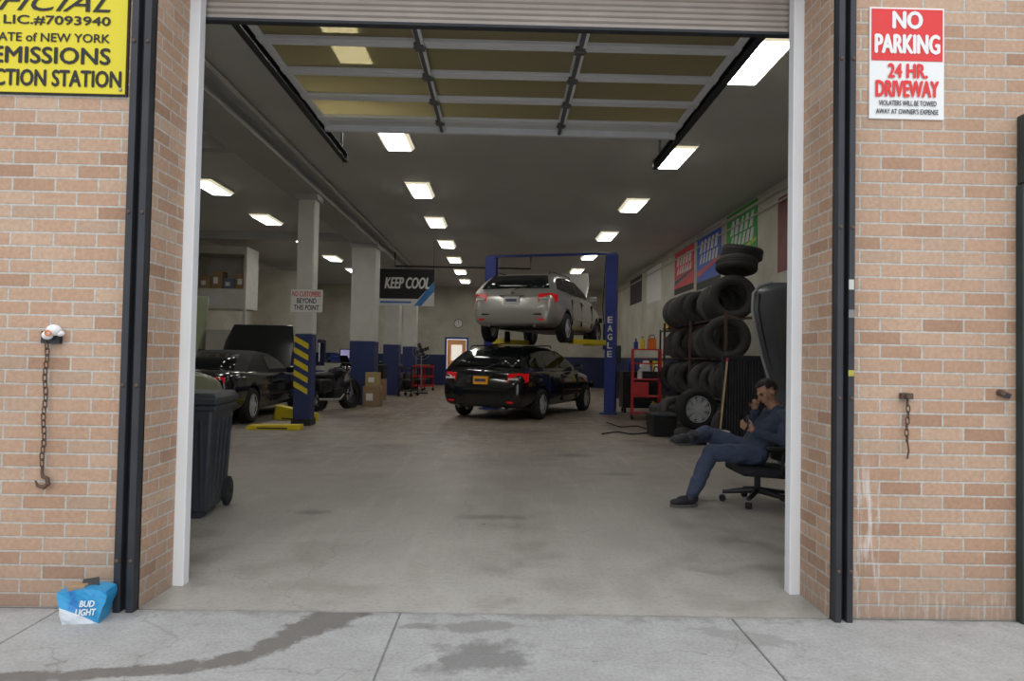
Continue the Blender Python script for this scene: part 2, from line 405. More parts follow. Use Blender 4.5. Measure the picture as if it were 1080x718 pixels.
# ---------------- overhead sectional door ----------------
OY = 3.95
od = thing('overhead_door', 'open sectional overhead door with silver ribs and yellowish translucent panes under the ceiling', 'garage door', (-.06, OY, 3.49))
DW = 1.70
pane_m, nt, b, pos = base('translucent_pane', .35)
tr = nt.nodes.new('ShaderNodeBsdfTranslucent'); tr.inputs[0].default_value = (.62, .56, .36, 1)
tp = nt.nodes.new('ShaderNodeBsdfTransparent'); tp.inputs[0].default_value = (.85, .80, .60, 1)
b.inputs['Base Color'].default_value = (.36, .33, .21, 1)
m1 = nt.nodes.new('ShaderNodeMixShader'); m1.inputs[0].default_value = .5; nt.links.new(b.outputs[0], m1.inputs[1]); nt.links.new(tr.outputs[0], m1.inputs[2])
m2 = nt.nodes.new('ShaderNodeMixShader'); m2.inputs[0].default_value = .2; nt.links.new(m1.outputs[0], m2.inputs[1]); nt.links.new(tp.outputs[0], m2.inputs[2])
nt.links.new(m2.outputs[0], nt.nodes['Material Output'].inputs[0])
pale_pane = mat('pale_pane', (.62, .63, .62), .4, 0, .05)
secs = [0, .30, .82, 1.34, 1.86, 2.38, 2.66]; DL = 2.66
for i in range(len(secs) - 1):
    y0 = secs[i]; y1 = secs[i + 1] - .006; rw = .048 if i < 5 else .04
    f = MB(); f.b2((-DW, y0, -.03), (DW, y0 + rw, .02)); f.b2((-DW, y1 - rw, -.03), (DW, y1, .02))
    for x in (-DW, -DW / 3 - .03, DW / 3 - .03, DW - .06): f.b2((x, y0 + rw, -.02), (x + .06, y1 - rw, .02))
    s_ = f.build('door_section', ribm, od, False, .003)
    for j in range(3):
        xa_ = (-DW + .06, -DW / 3 + .03, DW / 3 + .03)[j]; xb_ = (-DW / 3 - .03, DW / 3 - .03, DW - .06)[j]
        MB().b2((xa_, y0 + rw - .005, -.004), (xb_, y1 - rw + .005, .004)).build('pane', pale_pane if i >= 5 else pane_m, s_)
for x in (-DW / 3, DW / 3):
    h_ = MB()
    for yy in secs[1:-1]:
        h_.box((x, yy + .0, -.042), (.07, .11, .02)); h_.cyl((x - .045, yy, -.05), (x + .045, yy, -.05), .009)
    h_.b2((x - .014, 0, -.055), (x + .014, DL, -.03)); h_.build('hinge_strut', mat('strut_grey', (.12, .125, .13), .5, .4), od)
    MB().b2((x + .015, 0, -.05), (x + .036, DL, -.03)).build('strut_flange', ribm, od)
MB().b2((-DW, DL - .05, -.06), (DW, DL, .02)).build('end_rail', ribm, od)
for s, lab in ((-1, 'left'), (1, 'right')):
    t = thing('door_track', 'dark steel overhead door track on the %s, hung from the ceiling' % lab, 'door track', (-.06 + s * 1.75, OY, 3.49))
    g = MB(); g.b2((-.025, 0, -.05), (.025, 3.75, -.042)); g.b2((s * .025 - .005, 0, -.05), (s * .025 + .005, 3.75, .04)); g.b2((-.025, 0, .032), (.025, 3.75, .04))
    g.build('rail', darkst, t)
    for y in (.9, 2.3, 3.7):
        MB().b2((s * .05 - .012, y, .0), (s * .05 + .012, y + .03, ZC - 3.49)).build('hanger', darkst, t)
    MB().b2((-.025, 3.68, -.06), (.025, 3.70, .05)).build('end_stop', darkst, t)
    g = MB(); g.b2((s * .03 - .02, 0, -3.49), (s * .03 + .02, .05, -.06)); g.build('vertical_rail', steel, t)

# ---------------- ceiling lights ----------------
tube_m = mat('lamp_glow', (1.0, .98, .93), .5, 0, .0, 1, 0, 15.0)
edge_m = mat('lamp_edge', (.85, .77, .55), .5, 0, .05, 1, 0, .8)
def lamp():
    t = thing('ceiling_light', 'x', 'ceiling light', (0, 0, ZC))
    h_ = MB(); h_.b2((-.23, -.53, -.035), (.23, .53, 0)); h_.build('housing', white, t)
    e = MB(); e.prism([(-.22, -.52, -.035), (-.18, -.52, -.075), (.18, -.52, -.075), (.22, -.52, -.035)], (0, 1.04, 0)); e.build('diffuser_edge', edge_m, t)
    MB().b2((-.165, -.50, -.083), (.165, .50, -.076)).build('diffuser', tube_m, t)
    return t
l0 = lamp(); first = True
rows = {'centre': (-1.59, [6.6 + 3.02 * i for i in range(8)]), 'right': (2.55, [6.9, 10.25, 13.5, 16.95, 20.4, 23.8, 27.2]), 'left': (-5.5, [6.4, 9.4, 12.75, 15.75, 18.75, 21.9, 25.0, 28.0])}
ordn = ['nearest', 'second', 'third', 'fourth', 'fifth', 'sixth', 'seventh', 'farthest']
for rn, (x, yl) in rows.items():
    for i, y in enumerate(yl):
        o = l0 if first else copy_tree(l0); first = False
        o.location = (x, y, ZC)
        od_ = 'farthest' if i == len(yl) - 1 else ordn[i]
        o['label'] = 'glowing white fluorescent ceiling light, %s in the %s row' % (od_, rn); o['group'] = 'fluorescent ceiling lights'

# ---------------- columns ----------------
def column(x, y, w, label, stripes=False, zb=1.62):
    t = thing('column', label, 'column', (x, y, 0))
    h_ = w / 2
    c = MB(); c.b2((-h_, -h_, zb), (h_, h_, 4.12)); c.build('shaft', mat('column_white', (.64, .63, .58), .6, 0, .15, 3, .1), t, False, .02)
    c = MB(); c.b2((-h_ - .004, -h_ - .004, 0), (h_ + .004, h_ + .004, zb)); c.build('blue_lower_section', mat('column_blue', (.03, .045, .15), .5, 0, .3), t, False, .02)
    c = MB(); c.b2((-h_ - .05, -h_ - .05, 4.02), (h_ + .05, h_ + .05, 4.12)); c.build('capital', MT['beam_paint'], t)
    if stripes:
        z0 = .55; 
        for i in range(5):
            z = z0 + i * .2
            MB().prism([(-h_, -h_ - .008, z + .14), (-h_, -h_ - .008, z + .24), (h_ - .05, -h_ - .008, z + .1), (h_ - .05, -h_ - .008, z)], (0, -.003, 0)).build('stripe', yellow, t)
        MB().b2((-h_ - .02, -h_ - .02, 0), (h_ + .02, h_ + .02, .12)).build('base', darkst, t)
    return t
CX = -3.6
column(CX + .06, 12.3, .30, 'slim column painted white above and blue with yellow hazard stripes below', True)
column(CX, 17.8, .62, 'broad white pier with plain blue lower part, behind the striped column')
column(CX, 22.3, .5, 'farther white pier with blue base behind the hanging banner')
column(CX, 26.6, .5, 'farthest white pier with blue base near the back wall')
q = P(323, 317, 12.1)
s_ = thing('warning_sign', 'small white warning sign with red and black lettering on the striped column', 'sign', (q.x, 12.138, q.z))
MB().b2((-.28, -.012, -.2), (.28, 0, .2)).build('panel', signwhite, s_)
text('NO CUSTOMERS', .5, .09, (0, -.015, .12), XA, ZA, signred, s_, .02)
text('BEYOND', .34, .09, (0, -.015, 0), XA, ZA, ink, s_, .02)
text('THIS POINT', .44, .09, (0, -.015, -.12), XA, ZA, ink, s_, .02)

# ---------------- front signs ----------------
SC = F / YO
q = P(39, 27, YO)
s_ = thing('inspection_sign', 'large yellow sheet metal inspection station sign with black lettering on left brick wall', 'sign', (q.x, YO, q.z))
hw = 98 / SC; hh = 74 / SC
MB().b2((-hw, -.012, -hh), (hw, 0, hh)).build('border', ink, s_)
MB().b2((-hw + .008, -.016, -hh + .008), (hw - .008, -.012, hh - .008)).build('panel', signyel, s_)
def sg(s, x0, x1, ymid, hpx, m_=ink, par=s_, cen=(39, 27), bold=.02, shear=0):
    text(s, (x1 - x0) / SC, hpx / SC, (((x0 + x1) / 2 - cen[0]) / SC, -.019, (cen[1] - ymid) / SC), XA, ZA, m_, par, bold, shear=shear)
sg('NEW YORK', -35, 115, -25, 16); sg('OFFICIAL', -50, 118, 3, 20, bold=0.01, shear=.45)
sg('LIC.#7093940', 7, 118, 23, 10, bold=.04); sg('STATE of NEW YORK', -12, 118, 41, 9, bold=.03); sg('EMISSIONS', -3, 119, 60, 17, bold=.04); sg('INSPECTION STATION', -44, 131, 84, 17, bold=.04)
for a in (-1, 1):
    for b_ in (-1, 1): MB().sph((a * (hw - .03), -.018, b_ * (hh - .03)), (.009, .005, .009), None, 8, 6).build('screw', steel, s_)
cen = (955.5, 67.5); q = P(*cen, YO)
s_ = thing('no_parking_sign', 'red and white no parking driveway sign on right brick wall', 'sign', (q.x, YO, q.z))
hw = 40.5 / SC; hh = 60.5 / SC
MB().b2((-hw, -.008, -hh), (hw, 0, hh)).build('panel', signwhite, s_, False, .003)
MB().b2((-hw + .01, -.011, .012), (hw - .01, -.008, hh - .01)).build('red_field', signred, s_)
def sp(s, x0, x1, y, h_, m_, bold=.03): text(s, (x1 - x0) / SC, h_ / SC, (((x0 + x1) / 2 - cen[0]) / SC, -.013, (cen[1] - y) / SC), XA, ZA, m_, s_, bold)
sp('NO', 940, 971, 21, 18, signwhite, .06); sp('PARKING', 921, 990, 47, 20, signwhite, .05)
sp('24 HR.', 935, 977, 76, 15, signred, .05); sp('DRIVEWAY', 922, 989, 95.5, 17, signred, .05)
sp('VIOLATERS WILL BE TOWED', 925, 987, 111, 5.5, ink, .02); sp("AWAY AT OWNER'S EXPENSE", 922, 989, 120, 5.5, ink, .02)

# ---------------- chains on the wall ----------------
def chain(name, label, px, top, n, pitch, wr, bracket):
    q = P(px, top, YO)
    t = thing(name, label, 'chain', (q.x, YO - .025, q.z))
    lm = None
    for i in range(n):
        if lm is None:
            pts = []
            for k in range(12):
                a = 2 * math.pi * k / 12
                pts.append((math.cos(a) * pitch * .3, 0, math.sin(a) * pitch * .35 + (pitch * .28 if math.sin(a) > 0 else -pitch * .28)))
            o = MB().tube(pts, wr, 6, closed=True).build('chain_link', rust, t, True); lm = o
        else:
            o = lm.copy(); C.objects.link(o); o.parent = t
        o.location = (.004 * math.sin(i), 0, -.02 - i * pitch); o.rotation_euler = (0, 0, 0 if i % 2 else R(80))
    return t, -.02 - n * pitch
t, zb = chain('wall_chain', 'long rusty chain with a hook, hanging from a white knob on left brick wall', 53, 360, 19, .032, .0032, 1)
MB().tube([(0, 0, zb + .02), (0, 0, zb - .02), (.004, 0, zb - .035), (.026, 0, zb - .045), (.03, 0, zb - .07), (.01, 0, zb - .088), (-.02, 0, zb - .08), (-.032, 0, zb - .055)], [.007, .008, .01, .011, .012, .011, .008, .004], 8).build('hook', rust, t, True)
k = MB(); k.sph((.045, -.02, .055), (.035, .03, .028)); k.sph((.015, -.02, .03), (.026, .025, .022)); k.sph((.07, -.01, .04), (.02, .02, .015)); k.build('plastic_knob', white, t, True)
MB().tube([(.035 + .014 * math.cos(a), -.048, .04 + .012 * math.sin(a)) for a in [i * .628 for i in range(10)]], .004, 6, closed=True).build('orange_ring', mat('orange_plastic', (.7, .18, .03), .5), t)
MB().b2((-.03, .0, -.01), (.06, .025, .05)).build('bracket', darkst, t)
t, zb = chain('wall_chain', 'short rusty chain hanging from a bolt beside the right steel post', 954, 420, 7, .03, .003, 1)
k = MB(); k.cyl((0, .025, .012), (0, -.02, .012), .018, .014, 10); k.build('bolt', rust, t); MB().box((.0, .01, .012), (.06, .02, .03)).build('plate', rust, t)
MB().tube([(0, 0, zb + .02), (.008, 0, zb - .03), (.0, 0, zb - .07)], .0045, 6).build('chain_tail', rust, t)
q = P(1054, 414, YO)
t = thing('wall_bolt', 'lone rusty bolt with bent tab near the right edge of brick wall', 'bolt', (q.x, YO, q.z))
MB().cyl((0, 0, 0), (0, -.03, 0), .018, .014, 8).build('bolt_head', rust, t); MB().box((.025, -.012, -.01), (.045, .01, .025), (0, .4, 0)).build('tab', darkst, t)
greenp = mat('dark_green_paint', (.03, .042, .04), .5, .1, .3)
q0 = P(1071, 400, YO); q1 = P(1074, 196, YO)
t = thing('door_post', 'dark green black door post at the far right of the brick wall', 'steel post', (q0.x + .06, YO, 0))
MB().b2((-.06, -.05, 0), (.06, 0, q1.z)).build('post', greenp, t, False, .005)
MB().b2((-.02, -.066, 1.1), (.05, -.05, 1.4)).build('hasp', darkst, t)
q = P(1074, 159, YO)
t = thing('utility_box', 'grey green metal utility box on top of post at the far right edge', 'utility box', (q.x + .12, YO, q.z))
MB().b2((-.13, -.09, -.175), (.13, 0, .175)).build('body', greenp, t, False, .008)
MB().b2((-.12, -.098, -.165), (.12, -.09, .165)).build('cover', mat('grey_box_paint', (.13, .16, .155), .5, .1, .2), t, False, .004)

# ---------------- beer carton ----------------
g = G(94, 651)
t = thing('drink_carton', 'crumpled blue and white drink carton on sidewalk against the left wall', 'carton', (g.x, g.y - .02, 0), R(6))
bx_ = bmesh.new(); bmesh.ops.create_cube(bx_, size=1); bmesh.ops.subdivide_edges(bx_, edges=bx_.edges, cuts=5, use_grid_fill=True)
for v in bx_.verts:
    z = v.co.z + .5; v.co.x *= .175 + .035 * z; v.co.y *= .12 * (1 - .1 * z); v.co.z = z * .15
    if v.co.z > .02: v.co += Vector((math.sin(v.co.z * 50 + v.co.x * 20) * .006, math.sin(v.co.x * 40 + v.co.z * 33) * .008, math.sin(v.co.x * 30 + 1) * .008))
    if abs(v.co.x) > .08 and z < .3: v.co.x *= .9
me = bpy.data.meshes.new('carton_box'); bx_.to_mesh(me); bx_.free()
cb_m, nt, b, pos = base('carton_print', .35)
tc = nt.nodes.new('ShaderNodeTexCoord'); s3 = nt.nodes.new('ShaderNodeSeparateXYZ'); nt.links.new(tc.outputs['Object'], s3.inputs[0])
v = mth(nt, 'ADD', mth(nt, 'MULTIPLY', s3.outputs[0], .45), s3.outputs[2])
col = mixc(nt, mth(nt, 'GREATER_THAN', v, .035), (.62, .66, .7), (.03, .30, .58)); col = mixc(nt, ramp(nt, noise(nt, pos, 14), .55, .7), col, (.03, .15, .5))
nt.links.new(col, b.inputs['Base Color']); me.materials.append(cb_m)
o = bpy.data.objects.new('carton_box', me); C.objects.link(o); o.parent = t
text('BUD', .065, .028, (.035, -.078, .098), XA, ZA, signwhite, t, .04, shear=.2); text('LIGHT', .09, .03, (.03, -.078, .06), XA, ZA, signwhite, t, .04, shear=.2)
MB().b2((-.08, -.03, .135), (.0, .04, .165)).build('flap', card, t, False, .004)
MB().prism([(-.03, 0, .15), (.05, 0, .15), (.04, .02, .19), (-.03, .02, .18)], (0, .004, 0)).build('flap', black, t)

# ---------------- trash bin ----------------
t = thing('trash_bin', 'large dark grey wheeled trash bin just inside the doorway on the left', 'trash bin', (-2.51, 5.5, 0), R(8))
bm2 = mat('bin_plastic', (.035, .042, .05), .5, 0, .2, 5)
b_ = MB(); b_.box((0, 0, .47), (.50, .56, .86), None, 0, (1.14, 1.14)); b_.build('bin_body', bm2, t, True, .03, 3)
for x in (-.2, -.1, 0, .1, .2):
    MB().box((x, -.295, .42), (.025, .03, .66), (R(4.6), 0, 0)).build('rib', bm2, t, False, .006)
for y in (-.18, -.06, .06, .18):
    MB().box((.265, y, .42), (.03, .025, .66), (0, R(4), 0)).build('rib', bm2, t, False, .006)
MB().box((0, 0, .84), (.60, .66, .04)).build('rim', bm2, t, False, .012)
MB().box((0, 0, .89), (.62, .68, .05)).build('rim', bm2, t, False, .012)
b_ = MB(); b_.box((0, 0, .93), (.63, .70, .05), None, 0, (.9, .9)); b_.build('lid', bm2, t, True, .015)
MB().tube([(-.24, .33, .86), (-.24, .42, .9), (.24, .42, .9), (.24, .33, .86)], .016, 8).build('handle', bm2, t, True)
for x in (-.27, .27):
    MB().lathe([(.02, -.025), (.1, -.025), (.12, -.015), (.12, .015), (.1, .025), (.02, .025)], (x, .22, .12), (1, 0, 0), 20, True).build('wheel', rubber, t, True)
MB().cyl((-.28, .22, .12), (.28, .22, .12), .012).build('axle', steel, t)
MB().b2((-.2, -.26, 0), (.2, -.1, .05)).build('foot', bm2, t)

# ---------------- tyres & wheels ----------------
def tyre_mesh(ro=.32, ri=.2, w=.21):
    h_ = w / 2
    return MB().lathe([(ri, -h_ * .8), (ri + .02, -h_ * .95), ((ro + ri) / 2, -h_ * 1.05), (ro - .035, -h_ * .95), (ro - .012, -h_ * .82), (ro, -h_ * .6), (ro, -h_ * .25), (ro - .008, -h_ * .22), (ro - .008, -h_ * .14), (ro, -h_ * .1), (ro, h_ * .1), (ro - .008, h_ * .14), (ro - .008, h_ * .22), (ro, h_ * .25), (ro, h_ * .6), (ro - .012, h_ * .82), (ro - .035, h_ * .95), ((ro + ri) / 2, h_ * 1.05), (ri + .02, h_ * .95), (ri, h_ * .8), (ri - .012, h_ * .7), (ri - .006, 0), (ri - .012, -h_ * .7)], (0, 0, 0), (0, 1, 0), 36, True)
def rim_mesh(r, w, n=5, side=-1):
    m = MB(); f_ = side * w * .38
    m.lathe([(r, -w * .45), (r + .008, -w * .45), (r + .008, w * .45), (r, w * .45), (r - .02, w * .2), (r - .02, -w * .2)], (0, 0, 0), (0, 1, 0), 30, True)
    for i in range(n):
        a = 2 * math.pi * i / n
        d_ = Vector((math.cos(a), 0, math.sin(a))); p_ = Vector((-math.sin(a), 0, math.cos(a)))
        c0 = Vector((0, f_, 0))
        pts = [c0 + d_ * .03 + p_ * .028, c0 + d_ * (r - .01) + p_ * .036, c0 + d_ * (r - .01) - p_ * .036, c0 + d_ * .03 - p_ * .028]
        m.prism(pts, (0, -side * .03, 0))
    m.cyl((0, f_ + side * .012, 0), (0, f_ - side * .05, 0), .055, .06, 16)
    m.cyl((0, -side * .0, 0), (0, -side * .02, 0), r * .8, r * .8, 20)
    return m
tm = []
for m_ in (rubber, dusty, dusty2):
    o = tyre_mesh().build('tyre', m_, None, True); tm.append(o.data); bpy.data.objects.remove(o)
TYd = tm[0]
def tyre_at(loc, rot, label, group='loose tyres', k=None, sc=1):
    o = bpy.data.objects.new('tyre', tm[random.choice((0, 1, 1, 2, 2)) if k is None else k]); C.objects.link(o); o.location = loc; o.rotation_euler = rot; o.scale = (sc, sc, sc); tag(o, label, 'tyre', group); return o
RX = 3.62
rk = thing('tyre_rack', 'tall rusty steel tyre rack standing along the right wall', 'rack', (RX, 12.2, 0))
for x in (-.26, .36):
    for y in (-1.95, 0, 1.95): MB().b2((x - .02, y - .015, 0), (x + .02, y + .015, 2.05)).build('upright', rust, rk)
SHZ = (.05, .69, 1.33, 1.97)
for z in SHZ:
    for x in (-.17, .17): MB().b2((x - .02, -1.95, z - .03), (x + .02, 1.95, z + .0)).build('rail', rust, rk)
    for y in (-1.93, 1.93): MB().b2((-.3, y - .015, z - .05), (.36, y + .015, z - .03)).build('cross_bar', rust, rk)
rn = ['bottom', 'second', 'third', 'top']
for r_i, z in enumerate(SHZ):
    y = 10.55 + .06 * (r_i % 2); i = 0
    while y < 13.95:
        yaw = random.uniform(-32, 16)
        if i == 0: yaw = (-14, -6, -20, -12)[r_i]
        tl = 'black tyre facing the doorway at near end of the %s rack shelf' % rn[r_i] if i == 0 else 'black tyre, number %d from the doorway on the %s shelf of the tyre rack' % (i + 1, rn[r_i])
        if abs(y - 12.2) < .02: y += .05
        big = 1.12 if (i == 0 and r_i >= 2) else random.choice((1, 1, .95))
        tyre_at((RX + random.uniform(-.10, .08) - (.06 if big > 1 else 0), y, z + .272 * big), (R(random.uniform(-8, 8)), random.uniform(0, 3), R(yaw)), tl, 'tyres on the %s shelf of the rack' % rn[r_i], sc=big, k=1 if big > 1 else None)
        y += random.uniform(.29, .42); i += 1
tyre_at((3.66, 10.68, 2.79), (R(80), R(6), 0), 'tyre lying tilted on top of the rack, lower of two', k=1)
tyre_at((3.78, 10.78, 3.00), (R(96), R(8), 0), 'tyre lying tilted on top of the rack, upper of two', k=0)
tyre_at((3.40, 9.97, .31), (R(-12), 0, R(4)), 'tyre leaning on the near end of the rack bottom', k=1)
for i in range(2): tyre_at((3.15 + .03 * i, 13.2, .108 + .212 * i), (R(90), 0, i), ['lower', 'upper'][i] + ' tyre of the small floor pile beside the far half of the rack', 'floor pile of tyres')
tyre_at((3.02, 10.62, .108), (R(90), 0, 1), 'tyre lying flat on the floor under the silver rimmed wheel', 'loose tyres', 1)
wt = thing('alloy_wheel', 'tyre with silver alloy rim standing low in front of the tyre rack', 'wheel', (3.02, 10.60, .53), R(10))
o = bpy.data.objects.new('tyre_rubber', TYd); C.objects.link(o); o.parent = wt
rim_mesh(.2, .2, 9).build('rim', alum, wt, True)
tyre_at((3.1, 12.3, .315), (R(-8), 0, R(25)), 'tyre standing upright on the floor before the middle of the rack', k=2)
# black tote beside the wheel
t = thing('storage_tote', 'dark plastic tote on the floor left of the silver rimmed wheel', 'tote', (2.72, 11.6, 0)); MB().box((0, 0, .17), (.38, .5, .34), None, 0, (1.12, 1.1)).build('tub', black, t, True, .02); MB().box((0, 0, .36), (.46, .58, .035)).build('lid', bm2, t, False, .01)

# radiator, broom, bucket, bumper
t = thing('radiator', 'tall black ribbed radiator standing in front of the tyre rack', 'radiator', (3.33, 9.45, 0))
MB().b2((-.28, -.04, 0), (-.24, .04, 1.36)).build('side_tank', darkst, t, False, .006); MB().b2((.24, -.04, 0), (.28, .04, 1.36)).build('side_tank', darkst, t, False, .006)
MB().b2((-.24, -.04, 1.3), (.24, .04, 1.36)).build('top_tank', darkst, t, False, .006); MB().b2((-.24, -.04, 0), (.24, .04, .08)).build('bottom_tank', darkst, t, False, .006)
MB().b2((-.24, .0, .08), (.24, .01, 1.3)).build('core', ink, t)
for i in range(12): MB().box((-.22 + i * .04, -.02, .69), (.014, .04, 1.22)).build('fin', mat('fin_grey', (.10, .10, .105), .4, .4, .3), t)
t = thing('bucket', 'white plastic bucket on the floor behind the seated man, holding a broomstick', 'bucket', (2.86, 9.0, 0))
MB().lathe([(0, .004), (.12, .004), (.15, .34), (.157, .34), (.157, .36), (.143, .36), (.113, .015), (0, .015)], (0, 0, 0), ZA, 28).build('pail', signwhite, t, True)
MB().tube([(.155 * math.cos(a), -.03 - .12 * math.sin(a), .32 - .1 * math.sin(a)) for a in [i * math.pi / 8 for i in range(9)]], .004, 6).build('bail_handle', steel, t)
t = thing('broomstick', 'pale wooden broomstick leaning from the white bucket against the black radiator', 'stick', (2.86, 9.0, .02))
MB().cyl((0, 0, .0), (.24, .38, 1.25), .014).build('pole', mat('pale_wood', (.5, .38, .22), .6), t, True)
MB().cyl((.24, .38, 1.25), (.25, .395, 1.30), .016).build('end_cap', red, t)
t = thing('bumper_cover', 'big curved grey black plastic bumper cover standing on end behind the seated man', 'car part', (2.97, 8.2, 0))
prof = [(0, .52, .1), (.4, .48, .12), (.75, .40, .14), (1.05, .30, .12), (1.35, .19, .08), (1.65, .10, .03), (1.9, .04, 0), (2.1, .05, .0), (2.2, .13, .03), (2.25, .3, .06)]
b_ = MB(); vs = []; NX = 13
for (z, x0, yy) in prof:
    for i in range(NX):
        u = i / (NX - 1); x1 = 1.0
        vs.append((x0 + (x1 - x0) * u, yy + .3 * u ** 2 - .12 * math.sin(u * math.pi) + (.05 if .25 < u < .6 and .5 < z < 2 else 0), z))
fs = [(j * NX + i, j * NX + i + 1, (j + 1) * NX + i + 1, (j + 1) * NX + i) for j in range(len(prof) - 1) for i in range(NX - 1)]
b_.add(vs, fs); o = b_.build('shell', mat('bumper_black', (.085, .09, .098), .32, 0, .3, 3), t, True); md = o.modifiers.new('s', 'SOLIDIFY'); md.thickness = .012; md = o.modifiers.new('ss', 'SUBSURF'); md.levels = 1; md.render_levels = 2
b_ = MB()
b_.tube([(x0 - .005, yy - .004, z) for z, x0, yy in prof], .017, 8); b_.build('edge_highlight', mat('edge_sheen_paint', (.36, .37, .39), .35), t, True)  # pale tube paints the sheen along the left edge of the shell
b_ = MB(); b_.tube([(x0 + .07, yy - .02, z) for z, x0, yy in prof[:-2]], .012, 8); b_.build('moulded_rib', ink, t, True)
MB().b2((.5, .05, 0), (.95, .35, .04)).build('lower_flange', MT['bumper_black'], t)

# ---------------- cars ----------------
def car(name, label, kind, paint, loc, rz, L=4.75, W=1.85, hood_open=False, plate=signwhite, wheelm=alum, bodyz=0, lamps=lampred, HS=1.0, hood_a=62, hood_w=.78, top=None):
    t = thing(name, label, 'car', loc, rz)
    if kind == 'wagon':
        ST = [(-2.42, .52, .40, .55), (-2.40, .70, .33, .62), (-2.37, .79, .27, .74), (-2.31, .85, .24, .90), (-2.1, .895, .22, .945), (-1.43, .92, .2, .955), (0, .925, .2, .935), (.7, .92, .2, .925), (1.0, .91, .2, .90), (1.8, .87, .2, .82), (2.18, .78, .22, .72), (2.36, .64, .28, .63), (2.42, .44, .36, .56)]
        GH = [(-2.24, .90), (-2.04, 1.12), (-1.84, 1.27), (-1.5, 1.345), (-.9, 1.385), (-.35, 1.38), (.08, 1.32), (.5, 1.13), (.95, .88)]
    else:
        ST = [(-2.40, .60, .42, .68), (-2.385, .75, .32, .84), (-2.33, .84, .27, .95), (-2.0, .90, .22, .99), (-1.43, .93, .2, .99), (0, .925, .2, .95), (.9, .92, .2, .95), (1.2, .91, .2, .93), (1.9, .89, .2, .86), (2.22, .82, .22, .78), (2.36, .72, .28, .70), (2.40, .56, .36, .6)]
        GH = [(-1.65, .95), (-1.2, 1.18), (-.85, 1.29), (-.35, 1.35), (.12, 1.32), (.5, 1.16), (.95, .92)]
    k = L / 4.8; wk = W / 1.85
    b_ = MB(); rings = []
    for (y, w, zb, zt) in ST:
        w *= wk
        half = [(0, zb), (w * .82, zb), (w * .95, zb + .06), (w, zb + (zt - zb) * .38), (w * .995, zb + (zt - zb) * .62), (w * .955, zt - .07 * (zt - zb)), (w * .86, zt), (w * .4, zt + .02)]
        ring = half + [(0, zt + .025)] + [(-x, z) for x, z in half[:0:-1]]
        rings.append([(x, y * k, z * HS) for x, z in ring])
    n = len(rings[0])
    b_.v = [Vector(p) for r in rings for p in r]
    fs = [(j * n + i, j * n + (i + 1) % n, (j + 1) * n + (i + 1) % n, (j + 1) * n + i) for j in range(len(rings) - 1) for i in range(n)]
    b_.f = [list(f) for f in fs] + [list(range(n)), [(len(rings) - 1) * n + i for i in range(n)]]; b_.mi = [0] * len(b_.f)
    body = b_.build('body', [paint, black], t, True)
    wy = 1.43 * k; wr = .33; ax = W / 2 - .1
    cut = []
    md = body.modifiers.new('ss', 'SUBSURF'); md.levels = 2; md.render_levels = 2
    bake(body)
    for y in (-wy, wy):
        cu = MB().cyl((-1.2, y, wr + bodyz), (1.2, y, wr + bodyz), wr + .045, None, 32).build('cut', black); cut.append(cu)
        cu.parent = t
        md = body.modifiers.new('bo', 'BOOLEAN'); md.operation = 'DIFFERENCE'; md.object = cu; md.solver = 'EXACT'
    bake(body)
    for cu in cut: bpy.data.objects.remove(cu)
    me = body.data
    if len(me.materials) < 2: me.materials.append(black)
    for p in me.polygons:
        c = p.center
        for y in (-wy, wy):
            if math.hypot(c.y - y, c.z - wr - bodyz) < wr + .05: p.material_index = 1
        if c.z < .25: p.material_index = 1
    me.polygons.foreach_set('use_smooth', [True] * len(me.polygons)); me.set_sharp_from_angle(angle=R(35))
    MB().b2((-W / 2 + .25, -wy - .45, .3), (W / 2 - .25, wy + .45, .75)).build('underbody', black, t)
    hx = lambda z: (.845 - .40 * (z - .92) - .25 * max(0, z - 1.1) ** 1.2) * wk
    # cabin: cross sections along the car, rounded at the roof edge
    g_ = MB(); rings = []
    for (y, zt) in GH:
        zb = .86; half = [(0, zb), (hx(zb) * .98, zb)]
        for u in (.35, .7, .88): z = zb + (zt - zb) * u; half.append((hx(z), z))
        hw_ = hx(zt)
        half += [(hw_ - .035, zt - .018), (hw_ * .8, zt), (hw_ * .4, zt + .012), (0, zt + .015)]
        rings.append([(x, y * k, z * HS) for x, z in half] + [(-x, y * k, z * HS) for x, z in half[-2:0:-1]])
    n = len(rings[0]); g_.v = [Vector(p) for r in rings for p in r]
    g_.f = [[j * n + i, j * n + (i + 1) % n, (j + 1) * n + (i + 1) % n, (j + 1) * n + i] for j in range(len(rings) - 1) for i in range(n)] + [list(range(n)), [(len(rings) - 1) * n + i for i in range(n)]]
    g_.mi = [0] * len(g_.f)
    g_.build('cabin', top or paint, t, True)
    if kind == 'wagon':
        wins = [[(.66, .97), (-.2, .97), (-.2, 1.30), (-.02, 1.29), (.3, 1.17)], [(-.27, .97), (-1.08, .97), (-1.08, 1.30), (-.27, 1.30)], [(-1.15, .975), (-1.98, .99), (-1.88, 1.10), (-1.68, 1.22), (-1.15, 1.295)]]
    elif top:
        wins = [[(.68, .99), (-.42, .99), (-.42, 1.25), (.02, 1.26), (.36, 1.16)]]
    else:
        wins = [[(.68, .99), (-.38, .99), (-.38, 1.27), (.02, 1.27), (.36, 1.16)], [(-.46, 1.0), (-1.2, 1.02), (-.98, 1.14), (-.46, 1.26)]]
    for s in (-1, 1):
        for w_ in wins:
            # window glass follows the curve of the cabin side: bottom, middle and top rows
            zs = [p[1] for p in w_]; lo, hi = min(zs), max(zs)
            pl = [Vector((s * (hx(z) + .006), y * k, z * HS)) for y, z in w_]
            MB().prism(pl, (s * .008, 0, .003)).build('side_window', glass, t)
